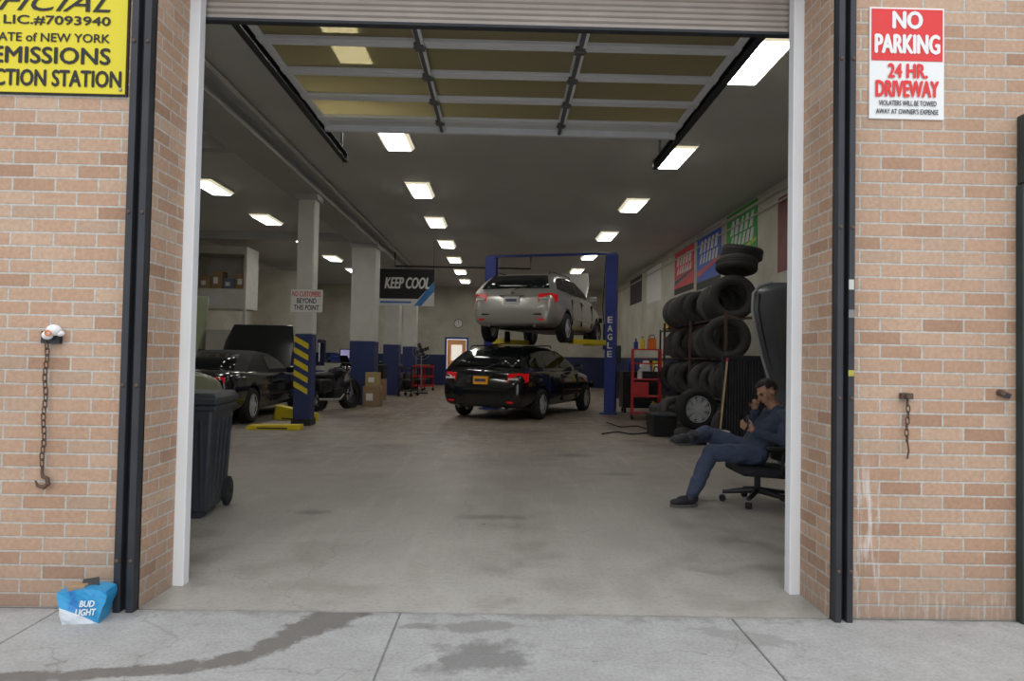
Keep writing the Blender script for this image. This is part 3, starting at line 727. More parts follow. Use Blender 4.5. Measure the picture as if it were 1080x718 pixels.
    def pane(idx, nm, inset, t0, t1):
        pts = [GH[i] for i in idx]; L_ = []
        (ya, za), (yb, zb_) = pts[0], pts[1]; L_.append((ya + (yb - ya) * t0, za + (zb_ - za) * t0))
        L_ += pts[1:-1]
        (ya, za), (yb, zb_) = pts[-2], pts[-1]; L_.append((ya + (yb - ya) * t1, za + (zb_ - za) * t1))
        m = MB(); vs = []; sg_ = -1 if idx[0] < idx[-1] and idx[0] == 0 else 1
        for (y, z) in L_:
            xx = hx(z) - inset
            for u in (-1, -.5, 0, .5, 1): vs.append((u * xx, y * k + sg_ * .012, (z + .017 - .008 * abs(u)) * HS))
        fs_ = [(j * 5 + i, j * 5 + i + 1, (j + 1) * 5 + i + 1, (j + 1) * 5 + i) for j in range(len(L_) - 1) for i in range(4)]
        m.add(vs, fs_); o = m.build(nm, glass, t, True); md = o.modifiers.new('s', 'SOLIDIFY'); md.thickness = .01; md.offset = 0
    if kind == 'wagon': pane([0, 1, 2], 'rear_window', .10, .35, .95); pane([8, 7, 6], 'windshield', .08, .1, .95)
    else: pane([0, 1, 2], 'rear_window', .22 if top else .12, .25, .7); pane([6, 5, 4], 'windshield', .08, .1, .95)
    yr = -2.37 * k
    for s in (-1, 1):
        if kind == 'wagon':
            o = MB().prism([(s * .55 * wk, yr - .012, .70 * HS), (s * .55 * wk, yr + .01, .86 * HS), (s * .79 * wk, yr + .06, .88 * HS), (s * .885 * wk, yr + .22, .87 * HS), (s * .892 * wk, yr + .20, .72 * HS), (s * .80 * wk, yr + .03, .69 * HS)], (0, .05, 0)).build('tail_light', lamps, t, False, .01)
            MB().b2((s * .57 * wk, yr - .02, .75 * HS), (s * .76 * wk, yr + .03, .785 * HS)).build('reverse_light', signwhite, t)
            MB().b2((s * .60, yr - .05, .37), (s * .72, yr + .02, .40)).build('reflector', lamps, t)
        else:
            for i in range(3): MB().box((s * (.50 + i * .105) * wk, yr + .005 + .014 * i, .79 * HS), (.08, .06, .16)).build('tail_light', lamps, t, False, .008)
        MB().box((s * .70 * wk, 2.28 * k, .62), (.28, .1, .13), (0, 0, -s * .35)).build('headlight', glass, t, False, .02)
        MB().box((s * (W / 2 + .04), .62 * k, .97 * HS), (.2, .1, .13)).build('side_mirror', paint, t, True, .03, 3)
        for y in ((-.08, -.98) if kind == 'wagon' else (-.2,)):
            MB().b2((s * (.925 * wk - .02), (y - .08) * k, .78 * HS), (s * (.925 * wk + .012), (y + .08) * k, .81 * HS)).build('door_handle', paint, t, False, .006)
        for y in ((.75, -.23, -1.05) if kind == 'wagon' else (.8, -.42)):
            MB().b2((s * (.92 * wk - .04), (y - .006) * k, .34), (s * (.92 * wk - .001), (y + .006) * k, .84 * HS)).build('door_seam', black, t)
        MB().b2((s * (.925 * wk - .03), -.95 * k, .46), (s * (.925 * wk + .008), .98 * k, .50)).build('side_moulding', black if paint.name.startswith('black') else paint, t)
        MB().cyl((s * .5, yr - .0, .26), (s * .5, yr + .18, .26), .035).build('exhaust', chrome, t, True)
    pz = .66 if kind == 'wagon' else .58
    MB().b2((-.16, yr - .045, pz * HS), (.16, yr + .02, pz * HS + .16)).build('number_plate', plate, t)
    MB().b2((-.12, yr - .048, pz * HS + .05), (.12, yr - .044, pz * HS + .11)).build('plate_print', mat('plate_print', (.08, .1, .2), .5, 0, .5, 40), t)
    MB().b2((-.26, yr - .035, pz * HS + .165), (.26, yr + .03, pz * HS + .185)).build('plate_trim', chrome, t)
    MB().b2((-.66, yr - .045, .47), (.66, yr + .03, .51)).build('bumper_strip', black, t, False, .01)
    MB().b2((-.76 * wk, yr - .012, .565), (.76 * wk, yr + .06, .577)).build('bumper_seam', black, t)
    MB().cyl((0, yr + .12, .885 * HS), (0, yr + .03, .885 * HS), .035, None, 16).build('emblem', chrome, t)
    if kind == 'wagon':
        for s in (-1, 1): MB().tube([(s * .58 * wk, -1.72 * k, 1.31 * HS), (s * .58 * wk, -1.62 * k, 1.375 * HS), (s * .58 * wk, -.2 * k, 1.415 * HS), (s * .58 * wk, -.1, 1.37 * HS)], .014, 6).build('roof_rail', darkst, t)
        MB().tube([(0, yr + .13, .96 * HS), (.25, yr + .19, 1.03 * HS), (.36, yr + .24, 1.08 * HS)], .008, 6).build('rear_wiper', black, t)
    for s in (-1, 1):
        for y in (-wy, wy):
            w_ = bpy.data.objects.new('wheel', TYd); C.objects.link(w_); w_.parent = t; w_.location = (s * ax, y, wr + bodyz - .01); w_.rotation_euler = (0, 0, R(90) if s > 0 else R(-90))
            rim_mesh(.2, .2, 5).build('rim', wheelm, w_, True)
    if hood_open:
        hd = MB(); w0 = hood_w * wk; w1 = (hood_w - .12) * wk; Lh = 1.12 * k; a = R(hood_a)
        pts = [(-w0, 0, 0), (w0, 0, 0), (w0 * .98, Lh * .6, .02), (w1, Lh, 0), (-w1, Lh, 0), (-w0 * .98, Lh * .6, .02)]
        y0 = 1.10 * k; z0 = .96 * HS
        pts = [(x, y0 + y * math.cos(a) - z * math.sin(a), z0 + y * math.sin(a)) for x, y, z in pts]
        hd.prism(pts, (0, math.sin(a) * .04, -math.cos(a) * .04)); hd.build('hood', paint, t, False, .012)
        MB().tube([(-.6, 1.9 * k, .84 * HS), (-.58, 1.5 * k, 1.5)], .01, 6).build('hood_prop', steel, t)
        MB().b2((-.6, 1.25 * k, .7 * HS), (.6, 2.0 * k, .90 * HS)).build('engine_bay', black, t, False, .03)
    return t
silver = mat('silver_car_paint', (.46, .45, .42), .28, .45, .04, 2, 0, 0, 0, .5)
blackp = mat('black_car_paint', (.010, .011, .013), .16, 0, .1, 2, 0, 0, 0, .8)
olive = mat('olive_car_paint', (.20, .23, .13), .3, .2, .1, 2, 0, 0, 0, .4)
softtop = mat('soft_top_fabric', (.022, .022, .024), .9, 0, .3, 20, .3)
a = R(25)
car('station_wagon', 'black station wagon parked on the floor beneath the lifted silver car', 'wagon', blackp, (.60, 16.0, 0), -a, 4.9, 1.96, HS=1.10, plate=mat('orange_plate', (.8, .35, .02), .4, 0, .1, 20, 0, .1))
car('station_wagon', 'silver station wagon with hood open, raised on the blue two post lift', 'wagon', silver, (1.02, 16.35, 1.68), -R(21), 4.8, 1.92, hood_open=True, bodyz=-.07, HS=1.06, hood_a=48, hood_w=.66)
car('convertible', 'low black convertible with soft top up and hood open, behind the trash bin', 'coupe', blackp, (-5.42, 13.9, 0), 0, 4.75, 1.85, hood_open=True, HS=.97, top=softtop)
car('sedan', 'olive green car with raised hood, mostly hidden behind left side of doorway', 'coupe', olive, (-4.50, 6.95, 0), 0, 4.8, 1.85, hood_open=True, HS=1.15, hood_a=52, hood_w=.86)

# ---------------- two post lift ----------------
LA = -R(17)
lf = thing('car_lift', 'blue two post car lift with yellow arms carrying the silver wagon', 'car lift', (1.12, 16.46, 0), LA)
for s in (-1, 1):
    x = s * 1.48
    p_ = MB(); p_.b2((x - .12, -.13, 0), (x + .12, -.09, 3.75)); p_.b2((x - .12, .09, 0), (x + .12, .13, 3.75)); p_.b2((x + s * .12 - .02, -.13, 0), (x + s * .12 + .02, .13, 3.75))
    p_.build('post', blue, lf, False, .006)
    MB().b2((x - .2, -.24, 0), (x + .2, .24, .03)).build('base_plate', blue, lf)
    MB().b2((x - s * .1 - .07, -.085, 1.5), (x - s * .1 + .05, .085, 2.1)).build('carriage', darkst, lf)
    for e, ln in ((-1, 1.25), (1, .95)):
        m_ = MB(); p0 = Vector((x - s * .12, e * .06, 1.66)); p1 = p0 + Vector((-s * .62, e * ln * .8, 0)); dd = (p1 - p0); an = math.atan2(dd.y, dd.x)
        m_.box((p0 + p1) / 2, (dd.length, .13, .12), (0, 0, an)); o = m_.build('lift_arm', yellow, lf, False, .008)
        MB().cyl(p1 + Vector((0, 0, -.04)), p1 + Vector((0, 0, .21)), .07, .06, 14).build('lift_pad', rubber, lf)
MB().b2((-1.6, -.03, 3.74), (1.6, .03, 3.80)).build('overhead_beam', blue, lf, False, .006)
MB().tube([(1.36, -.1, 3.7), (1.3, -.12, 2.5), (1.38, -.12, 1.6)], .012, 6).build('hose', black, lf)
MB().b2((1.6, -.1, 1.2), (1.72, .1, 1.6)).build('power_unit', darkst, lf, False, .01)
for i, ch in enumerate('EAGLE'):
    text(ch, .11, .14, (1.48, -.136, 2.2 - i * .2), XA, ZA, signwhite, lf, .03)

# ---------------- banner ----------------
q = P(427, 303, 18.6)
bn = thing('banner', 'hanging black and white banner with large lettering near the white piers', 'banner', (q.x + .03, 18.6, q.z), R(-4))
bh, bw_ = .50, .78
MB().b2((-bw_, 0, -bh), (bw_, .01, bh)).build('cloth', signwhite, bn)
MB().prism([(-bw_, -.004, bh), (bw_, -.004, bh), (bw_, -.004, bh * .35), (bw_ * .45, -.004, -bh * .62), (-bw_, -.004, -bh * .62)], (0, -.003, 0)).build('black_field', ink, bn)
MB().prism([(bw_ * .55, -.008, -bh), (bw_ * .3, -.008, -bh), (bw_ * .75, -.008, -bh * .1), (bw_, -.008, bh * .33), (bw_, -.008, -bh * .2)], (0, -.003, 0)).build('blue_band', mat('banner_blue', (.06, .25, .62), .5, 0, .4, 5), bn)
MB().b2((-bw_ * .9, -.008, -bh * .86), (bw_ * .2, -.004, -bh * .76)).build('blue_line', MT['banner_blue'], bn)
text('KEEP COOL', 1.22, .30, (.03, -.012, .12), XA, ZA, signwhite, bn, .04, shear=.25)
for x in (-bw_ + .03, bw_ - .03): MB().cyl((x, .005, bh), (x, .005, ZC - q.z), .006, None, 6).build('cord', black, bn)

# ---------------- wall posters (right wall) ----------------
def poster(px, y0, y1, wpx, m_, label, stripes=True, acc=None):
    a = WX(px - wpx / 2, (y0 + y1) / 2, WR); b2 = WX(px + wpx / 2, (y0 + y1) / 2, WR)
    tp_ = WX(px, y0, WR).z; bt = WX(px, y1, WR).z; yc = (a.y + b2.y) / 2; hw = abs(a.y - b2.y) / 2; zc = (tp_ + bt) / 2; hh = (tp_ - bt) / 2
    t = thing('wall_banner', label, 'banner', (WR - .012, yc, zc))
    MB().b2((0, -hw, -hh), (.01, hw, hh)).build('sheet', m_, t)
    if stripes:
        pw = mat('print_white', (.72, .73, .72), .6, 0, .1)
        # bold slanted strokes in two rows, over a swoosh and a dark footer
        MB().prism([(-.003, hw * .95, -hh * .35), (-.003, -hw * .95, -hh * .05), (-.003, -hw * .95, -hh * .15), (-.003, hw * .95, -hh * .55)], (.003, 0, 0)).build('swoosh', acc, t)
        MB().b2((-.003, -hw, -hh), (0, hw, -hh * .72)).build('footer', ink, t)
        for (zz, n_, h2) in ((.52, 5, .22), (.08, 6, .17)):
            for i in range(n_):
                y = hw * (.78 - 1.56 * (i + .5) / n_); ww = hw * .52 / n_; sl = -.12 * hh
                z0 = (zz - h2) * hh; z1 = (zz + h2) * hh * 1.0
                MB().prism([(-.006, y + ww, z0), (-.006, y - ww, z0), (-.006, y - ww + sl, z1), (-.006, y + ww * random.uniform(-.2, 1) + sl, z1)], (.004, 0, 0)).build('print', pw, t)
pg = mat('poster_green', (.02, .36, .04), .5, 0, .3, 3); pb = mat('poster_blue', (.015, .09, .55), .5, 0, .3, 3); pr = mat('poster_red', (.68, .015, .03), .5, 0, .3, 3); pbr = mat('poster_maroon', (.20, .035, .03), .5, 0, .5, 4)
poster(783, 219, 290, 32, pg, 'bright green printed banner on the right wall', True, mat('swoosh_lime', (.45, .6, .05), .5))
poster(748, 243, 302, 25, pb, 'blue printed banner between the red and green ones', True, mat('swoosh_red', (.6, .03, .03), .5))
poster(722, 262, 308, 20, pr, 'bright red printed banner left of the blue one', True, mat('swoosh_dark', (.02, .02, .05), .5))
poster(829, 205, 285, 16, pbr, 'dark maroon banner nearest the doorway on right wall', False)
poster(690, 280, 318, 15, signwhite, 'plain white sheet on the right wall beyond the red banner', False)
poster(671, 292, 320, 12, ink, 'small black notice on the right wall beyond the plain white sheet', False)
t = MB(); t.tube([(WR - .03, 5, 4.25), (WR - .03, 29, 4.25)], .03, 8)
tag(t.build('wall_pipe', dirtyw, None, True), 'thick pale pipe running along the top of the right wall', 'pipe')
t = MB(); t.tube([(WR - .03, 5, 4.05), (WR - .03, 29, 4.05)], .018, 8)
tag(t.build('wall_pipe', dirtyw, None, True), 'thin pale pipe just below the thick one along right wall', 'pipe')
t = MB().tube([(-3.2, 4.5, 4.33), (-3.2, 30, 4.33)], .03, 8)
tag(t.build('ceiling_pipe', dirtyw, None, True), 'thin pale pipe running under the ceiling beside the long beam', 'pipe')
t = MB().tube([(-3.3, 20.6, ZC), (-3.3, 20.6, 3.97), (.8, 20.6, 3.97), (.8, 20.6, ZC)], .025, 8)
tag(t.build('ceiling_pipe', darkst, None, True), 'dark pipe crossing the ceiling above the hanging banner', 'pipe')

# ---------------- red rack & right side clutter ----------------
def chest(name, label, loc, rz, w, d_, h_, m_, n):
    t = thing(name, label, 'tool cabinet', loc, rz)
    MB().b2((-w / 2, -d_ / 2, .12), (w / 2, d_ / 2, h_)).build('body', m_, t, False, .01)
    zz = .16; dh = (h_ - .22) / n
    for i in range(n):
        dr = MB().b2((-w / 2 + .02, -d_ / 2 - .015, zz), (w / 2 - .02, -d_ / 2, zz + dh - .015)).build('drawer', m_, t, False, .005)
        MB().b2((-w / 2 + .08, -d_ / 2 - .03, zz + dh - .04), (w / 2 - .08, -d_ / 2 - .015, zz + dh - .025)).build('drawer_handle', chrome, dr)
        zz += dh
    for x in (-w / 2 + .07, w / 2 - .07):
        for y in (-d_ / 2 + .07, d_ / 2 - .07):
            MB().cyl((x - .02, y, .06), (x + .02, y, .06), .06, None, 14).build('caster', rubber, t)
    return t
rr = thing('equipment_rack', 'narrow open red equipment rack on casters beside the tyre pile', 'rack', (3.1, 14.7, 0), R(-8))
for x in (-.29, .29):
    for y in (-.2, .2): MB().b2((x - .022, y - .022, .1), (x + .022, y + .022, 1.5)).build('upright', red, rr, False, .004)
    for y in (-.2, .2): MB().cyl((x - .02, y, .05), (x + .02, y, .05), .05, None, 14).build('caster', rubber, rr)
for z in (.14, .5, .86, 1.2, 1.5): MB().b2((-.31, -.22, z - .012), (.31, .22, z + .012)).build('shelf', red, rr)
MB().b2((-.27, -.21, .52), (.05, .1, .80)).build('drawer_box', red, rr, False, .008)
b_ = MB(); b_.tube([(.2 + .06 * math.cos(a), -.23, 1.02 + .12 * math.sin(a)) for a in [i * math.pi / 6 for i in range(12)]], .014, 6, closed=True); b_.build('coiled_hose', black, rr, True)
def jar(name, label, loc, m_, r=.05, h_=.24):
    t = thing(name, label, 'bottle', loc); MB().lathe([(0, 0), (r, 0), (r * 1.08, .02), (r * 1.08, h_ * .7), (r * .4, h_ * .88), (r * .4, h_), (0, h_)], (0, 0, 0), ZA, 14).build('bottle_body', m_, t, True)
    MB().cyl((0, 0, h_), (0, 0, h_ + .02), r * .42).build('cap', ink, t)
jar('spray_bottle', 'yellow bottle standing on top of the red equipment rack', (3.0, 14.62, 1.512), yellow)
jar('spray_bottle', 'blue bottle on top of the red equipment rack, near the yellow one', (2.88, 14.72, 1.512), blue, .045, .2)
jar('spray_bottle', 'white bottle on a middle shelf of the red equipment rack', (2.95, 14.6, .872), signwhite, .05, .22)
jar('spray_bottle', 'yellow bottle on the lowest shelf of the red equipment rack', (3.25, 14.6, .152), yellow, .06, .25)
t = thing('fuel_can', 'orange can with a handle standing on the red equipment rack', 'can', (3.22, 14.7, 1.512)); MB().box((0, 0, .12), (.2, .12, .24), None, 0, (.85, .9)).build('can_body', MT['orange_plastic'], t, False, .02); MB().tube([(-.06, 0, .24), (-.04, 0, .3), (.05, 0, .3), (.06, 0, .24)], .01, 6).build('handle', black, t)
chest('tool_cabinet', 'low black tool cabinet on the floor between lift post and rack', (3.35, 16.6, 0), 0, .9, .5, 1.0, black, 5)
for (lx, m_, nm) in ((3.15, blue, 'blue'), (3.5, signwhite, 'white')):
    t = thing('jug', nm + ' jug standing on the low black tool cabinet', 'jug', (lx, 16.6, 1.0)); MB().box((0, 0, .13), (.2, .13, .26), None, 0, (.7, .8)).build('jug_body', m_, t, False, .02); MB().cyl((0, 0, .26), (0, 0, .3), .03).build('cap', red, t)
t = thing('shelf_unit', 'dark open shelf unit with cartons, on the floor behind the red equipment rack', 'shelf', (4.3, 16.4, 0), R(90))
for z in (.1, .75, 1.4, 2.0): MB().b2((-1.1, -.25, z), (1.1, .25, z + .03)).build('shelf_board', darkst, t)
for x in (-1.1, 1.1):
    for y in (-.25, .25): MB().b2((x - .02, y - .02, 0), (x + .02, y + .02, 2.05)).build('upright', darkst, t)
hp_ = [G(640, 446), G(655, 452), G(672, 449), G(690, 456), G(668, 460), G(650, 455), G(632, 458)]
pp = []
for i in range(len(hp_) - 1):
    for u in [j / 8 for j in range(8)]: pp.append(hp_[i].lerp(hp_[i + 1], u) + Vector((0, .10 * math.sin((i + u) * 2), .014)))
for it in range(6): pp = [pp[0]] + [(pp[i - 1] + pp[i] * 2 + pp[i + 1]) / 4 for i in range(1, len(pp) - 1)] + [pp[-1]]
tag(MB().tube(pp, .011, 6).build('air_hose', black, None, True), 'black air hose snaking on the floor beside the blue lift post', 'hose')
def bench(label, loc, rz, w, mtop=wood):
    t = thing('workbench', label, 'workbench', loc, rz)
    MB().b2((-w / 2, -.35, .84), (w / 2, .35, .9)).build('top', mtop, t, False, .005)
    for x in (-w / 2 + .06, w / 2 - .06):
        for y in (-.3, .3): MB().b2((x - .03, y - .03, 0), (x + .03, y + .03, .84)).build('leg', darkst, t)
    MB().b2((-w / 2 + .05, -.32, .25), (w / 2 - .05, .32, .28)).build('lower_shelf', wood, t)
    return t
bench('wooden workbench against the right wall beyond the shelf unit', (4.35, 19.5, 0), R(90), 3.0)
bench('wooden workbench along the far left beyond the tall pale cabinet', (-7.95, 21.5, 0), R(90), 2.6)
bench('wooden workbench against the back wall left of the orange-lit doorway', (-4.3, 30.0, 0), 0, 2.2)
def cbox(label, loc, s, rz=0, m_=card, cat='box', group=None, name='cardboard_box'):
    t = thing(name, label, cat, loc, rz, group)
    MB().b2((-s[0] / 2, -s[1] / 2, 0), (s[0] / 2, s[1] / 2, s[2])).build('carton', m_, t, False, .006)
    MB().b2((-s[0] / 2 + .001, -.03, s[2]), (s[0] / 2 - .001, .03, s[2] + .002)).build('tape', mat('tape', (.5, .4, .25), .4), t)
    MB().b2((-s[0] * .3, -s[1] / 2 - .003, s[2] * .3), (s[0] * .1, -s[1] / 2, s[2] * .65)).build('box_label', signwhite, t)
    return t
cols = [red, signwhite, yellow, blue, card, black]; cn = ['red', 'white', 'yellow', 'blue', 'brown', 'black']
for i in range(8):
    cbox('%s carton on the right wall workbench, number %d from the near end' % (cn[i % 6], i + 1), (4.35, 18.2 + i * .36, .9), (.28, .3, .2 + .08 * (i % 3)), R(90), cols[i % 6], 'box', 'cartons on the right workbench')
for j, z in enumerate((.78, 1.43, 2.03)):
    for i in range(5):
        kk = (i * 2 + j * 3) % 6
        cbox('%s carton on the %s board of the shelf unit, number %d from the near end' % (cn[kk], ['second', 'third', 'top'][j], i + 1), (4.3, 15.55 + i * .42, z), (.32, .34, .25 + .1 * ((i + j) % 3)), R(90), cols[kk], 'box', 'cartons on the shelf unit')
cbox('brown cardboard box on the floor before the broad pier, bottom of its stack', (-3.22, 17.1, 0), (.42, .4, .5), 0)
cbox('brown cardboard box stacked on another before the broad pier', (-3.22, 17.1, .5), (.36, .34, .34), R(8), mat('yellowed_card', (.45, .33, .14), .8))
cbox('brown cardboard box on the floor between the broad and the farther pier', (-3.55, 19.6, 0), (.5, .5, .6), R(10))
cbox('dark box stacked on a brown box between the piers', (-3.55, 19.6, .6), (.42, .4, .4), R(-6), black)
t = thing('desk_cabinet', 'grey metal desk cabinet holding a monitor left of the broad pier', 'cabinet', (-4.35, 18.6, 0)); MB().b2((-.4, -.3, 0), (.4, .3, 1.05)).build('body', dirtyw, t, False, .01); MB().b2((-.36, -.312, .1), (-.01, -.3, .98)).build('door', dirtyw, t); MB().b2((.01, -.312, .1), (.36, -.3, .98)).build('door', dirtyw, t)
t = thing('monitor', 'small monitor with glowing lilac screen on the desk cabinet', 'monitor', (-4.2, 18.5, 1.05)); MB().b2((-.2, -.02, .1), (.2, .03, .38)).build('housing', black, t, False, .008); MB().b2((-.17, -.024, .13), (.17, -.02, .35)).build('screen', mat('screen_lilac', (.40, .36, .62), .3, 0, .2, 5, 0, .5), t); MB().cyl((0, 0, .01), (0, 0, .12), .03).build('stand', black, t); MB().cyl((0, 0, 0), (0, 0, .015), .11, None, 18).build('foot', black, t)
# rolling shop carts and a fan near the piers
def cart(label, loc, rz, m_):
    t = thing('service_cart', label, 'cart', loc, rz)
    for z in (.16, .5, .86):
        MB().b2((-.36, -.22, z), (.36, .22, z + .02)).build('tray', m_, t); 
        for s in (-1, 1): MB().b2((-.36, s * .22 - .006, z), (.36, s * .22 + .006, z + .07)).build('tray_lip', m_, t)
    for x in (-.34, .34):
        for y in (-.2, .2):
            MB().b2((x - .015, y - .015, .1), (x + .015, y + .015, .9)).build('post', m_, t); MB().cyl((x - .015, y, .05), (x + .015, y, .05), .05, None, 12).build('caster', rubber, t)
cart('black service cart in front of the farther white pier', (-2.95, 21.6, 0), R(80), black)
cart('red service cart near the back wall left of the orange-lit doorway', (-2.9, 25.2, 0), R(60), red)
t = thing('pedestal_fan', 'round black pedestal fan standing right of the farther white pier', 'fan', (-2.75, 23.2, 0), R(10))
MB().cyl((0, 0, 0), (0, 0, .04), .25, None, 24).build('base', black, t); MB().cyl((0, 0, .04), (0, 0, 1.3), .02).build('pole', steel, t); MB().cyl((0, 0, 1.45), (0, .15, 1.45), .09).build('motor', black, t, True)
for i in range(3): MB().tube([(.10 * (i + 1) * math.cos(a), -.03, 1.45 + .10 * (i + 1) * math.sin(a)) for a in [j * math.pi / 12 for j in range(24)]], .007, 6, closed=True).build('guard_ring', steel, t, True)
for i in range(4):
    a = i * math.pi / 2 + .4; MB().box((.14 * math.cos(a), 0, 1.45 + .14 * math.sin(a)), (.24, .01, .12), (.3, -a, 0)).build('blade', darkst, t)

# ---------------- motorcycle ----------------
def motorcycle(loc, rz):
    t = thing('motorcycle', 'dark motorcycle parked between the striped column and broad pier', 'motorcycle', loc, rz)
    for y in (-.62, .66):
        w_ = MB().lathe([(.2, -.06), (.3, -.065), (.33, -.02), (.33, .02), (.3, .065), (.2, .06)], (0, y, .33), (1, 0, 0), 28, True).build('wheel', rubber, t, True)
        s_ = MB()
        for i in range(8):
            a = i * math.pi / 4; s_.cyl((0, y, .33), (0, y + .21 * math.cos(a), .33 + .21 * math.sin(a)), .008, None, 6)
        s_.cyl((-.04, y, .33), (.04, y, .33), .05); s_.build('spokes', chrome, w_)
    for s in (-1, 1): MB().tube([(s * .09, .66, .33), (s * .09, .5, .75), (s * .08, .38, 1.05)], .022, 8).build('fork', chrome, t, True)
    MB().tube([(-.36, .22, 1.08), (-.2, .36, 1.08), (.2, .36, 1.08), (.36, .22, 1.08)], .014, 8).build('handlebar', darkst, t, True)
    MB().sph((0, .52, .92), (.1, .09, .1)).build('headlamp', chrome, t, True)
    MB().prism([(-.14, .5, 1.0), (.14, .5, 1.0), (.1, .38, 1.25), (-.1, .38, 1.25)], (0, .01, 0)).build('windscreen', glass, t)
    MB().tube([(0, .42, .85), (0, .0, .75), (0, -.5, .68), (0, -.2, .35), (0, .3, .35), (0, .42, .85)], .03, 8).build('frame', darkst, t, True)
    MB().sph((0, .15, .86), (.17, .28, .14)).build('tank', mat('tank_black', (.012, .014, .02), .2), t, True)
    MB().sph((0, -.38, .8), (.16, .38, .08)).build('seat', black, t, True)
    for s in (-1, 1): MB().box((s * .2, -.6, .58), (.16, .4, .3)).build('saddle_bag', black, t, True, .05, 3)
    e = MB(); e.b2((-.17, -.18, .22), (.17, .25, .5)); e.cyl((0, .1, .45), (0, .22, .72), .11, .1); e.cyl((0, 0, .45), (0, -.1, .70), .11, .1); e.build('engine', darkst, t, False, .02)
    MB().tube([(.14, .2, .35), (.18, 0, .25), (.2, -.8, .28)], .035, 8).build('exhaust', chrome, t, True)
    for y in (-.62, .66): MB().lathe([(.35, -.08), (.37, 0), (.35, .08)], (0, y, .33), (1, 0, 0), 28).build('fender', black, t, True)
    MB().tube([(-.05, 0, .3), (-.22, .02, .01)], .012, 6).build('kickstand', steel, t)
    return t
motorcycle((-3.88, 15.75, 0), R(-22))
for i, (px, py, rz) in enumerate(((288, 453, 90), (305, 445, 68))):
    g = G(px, py)
    t = thing('wheel_ramp', ['flat yellow steel ramp lying nearest the striped column base', 'tilted yellow steel ramp behind the flat one at striped column'][i], 'ramp', (g.x, g.y + .05 + .35 * i, 0), R(rz - 90))
    MB().prism([(-.46, -.10, 0), (.46, -.10, 0), (.46, -.10, .09 + .06 * i), (-.4, -.10, .07 + .2 * i)], (0, .2, 0)).build('ramp_body', yellow, t, False, .006)
    MB().b2((-.25, -.106, .02), (.25, -.10, .04)).build('side_slot', black, t)

# ---------------- left storage ----------------
st = thing('storage_loft', 'white storage loft with open shelf at the far left of the garage', 'storage loft', (-7.75, 18.6, 0))
MB().b2((-.65, -.0, 2.45), (.75, .9, 2.95)).build('lower_panel', dirtyw, st, False, .01)
MB().b2((-.65, 0, 2.95), (.75, .9, 3.0)).build('shelf', dirtyw, st); MB().b2((-.65, 0, 3.95), (.75, .9, 4.15)).build('top_panel', dirtyw, st)
MB().b2((.68, 0, 3.0), (.75, .9, 3.95)).build('side_panel', dirtyw, st); MB().b2((-.65, .82, 3.0), (.68, .9, 3.95)).build('back_panel', dirtyw, st)
for x in (-.6, .7): MB().b2((x - .04, .02, 0), (x + .04, .1, 2.45)).build('post', dirtyw, st)
MB().b2((-.5, -.02, 2.55), (.1, 0, 2.85)).build('vent_grille', alum, st)
for i in range(4): cbox('cardboard box on the storage loft shelf, %s from the left' % ['first', 'second', 'third', 'fourth'][i], (-8.2 + i * .33, 18.95, 3.0), (.3, .35, [.35, .5, .3, .45][i]), 0, [card, card, mat('greyblue_card', (.16, .2, .28), .8), card][i], 'box', 'boxes on the storage loft')
t = thing('metal_cabinet', 'tall pale metal cabinet standing under the storage loft', 'cabinet', (-7.75, 19.3, 0)); MB().b2((-.5, -.25, 0), (.5, .25, 1.9)).build('body', dirtyw, t, False, .01); MB().b2((-.48, -.265, .06), (-.01, -.25, 1.85)).build('door', dirtyw, t); MB().b2((.01, -.265, .06), (.48, -.25, 1.85)).build('door', dirtyw, t)
t = thing('partition_block', 'short pale block wall projecting beyond the storage loft', 'partition', (-7.2, 23.2, 0)); MB().b2((-1.2, -.1, 0), (.35, .1, 4.0)).build('panel', wallpaint, t); MB().b2((-1.2, -.13, 4.0), (.38, .13, 4.06)).build('cap', dirtyw, t)
def machine(name, label, cat, loc, m_, rz=0):
    t = thing(name, label, cat, loc, rz)
    MB().box((0, 0, .4), (.6, .7, .8), None, 0, (.9, .9)).build('cabinet', m_, t, False, .03)
    MB().cyl((0, -.05, .8), (0, -.05, .92), .28, .26, 20).build('turntable', steel, t, True)
    MB().b2((-.07, .25, .7), (.07, .38, 1.7)).build('column', m_, t, False, .01); MB().b2((-.05, -.15, 1.6), (.05, .3, 1.7)).build('arm', darkst, t, False, .01)
    MB().cyl((0, -.1, 1.05), (0, -.1, 1.6), .025).build('tool_rod', chrome, t)
machine('tyre_changer', 'dark blue tyre changing machine in the dim left bay behind the convertible', 'machine', (-5.4, 20.3, 0), mat('machine_blue', (.02, .03, .09), .5))
machine('wheel_balancer', 'black wheel machine left of the farther white pier', 'machine', (-4.6, 21.6, 0), black, R(20))
chest('tool_chest', 'blue rolling tool chest at back of the left bay', (-5.5, 23.9, 0), 0, .9, .5, 1.3, blue, 6)
chest('tool_chest', 'black rolling tool chest against the back wall right of the orange-lit doorway', (-.6, 29.9, 0), 0, 1.0, .5, 1.4, black, 6)
car('sedan', 'dark car parked deep in the left bay near the back wall', 'coupe', blackp, (-5.9, 27.2, 0), 0, 4.5, 1.8)
def drum(label, loc, m_):
    t = thing('oil_drum', label, 'drum', loc)
    MB().lathe([(0, 0), (.29, 0), (.295, .01), (.285, .03), (.285, .29), (.295, .3), (.285, .31), (.285, .58), (.295, .59), (.285, .6), (.285, .86), (.295, .88), (.28, .88), (.28, .86), (0, .86)], (0, 0, 0), ZA, 28).build('drum_body', m_, t, True)
    MB().cyl((.15, 0, .86), (.15, 0, .89), .03).build('cap', steel, t)
drum('black oil drum beside the far end of the right wall bench', (4.0, 22.6, 0), black)
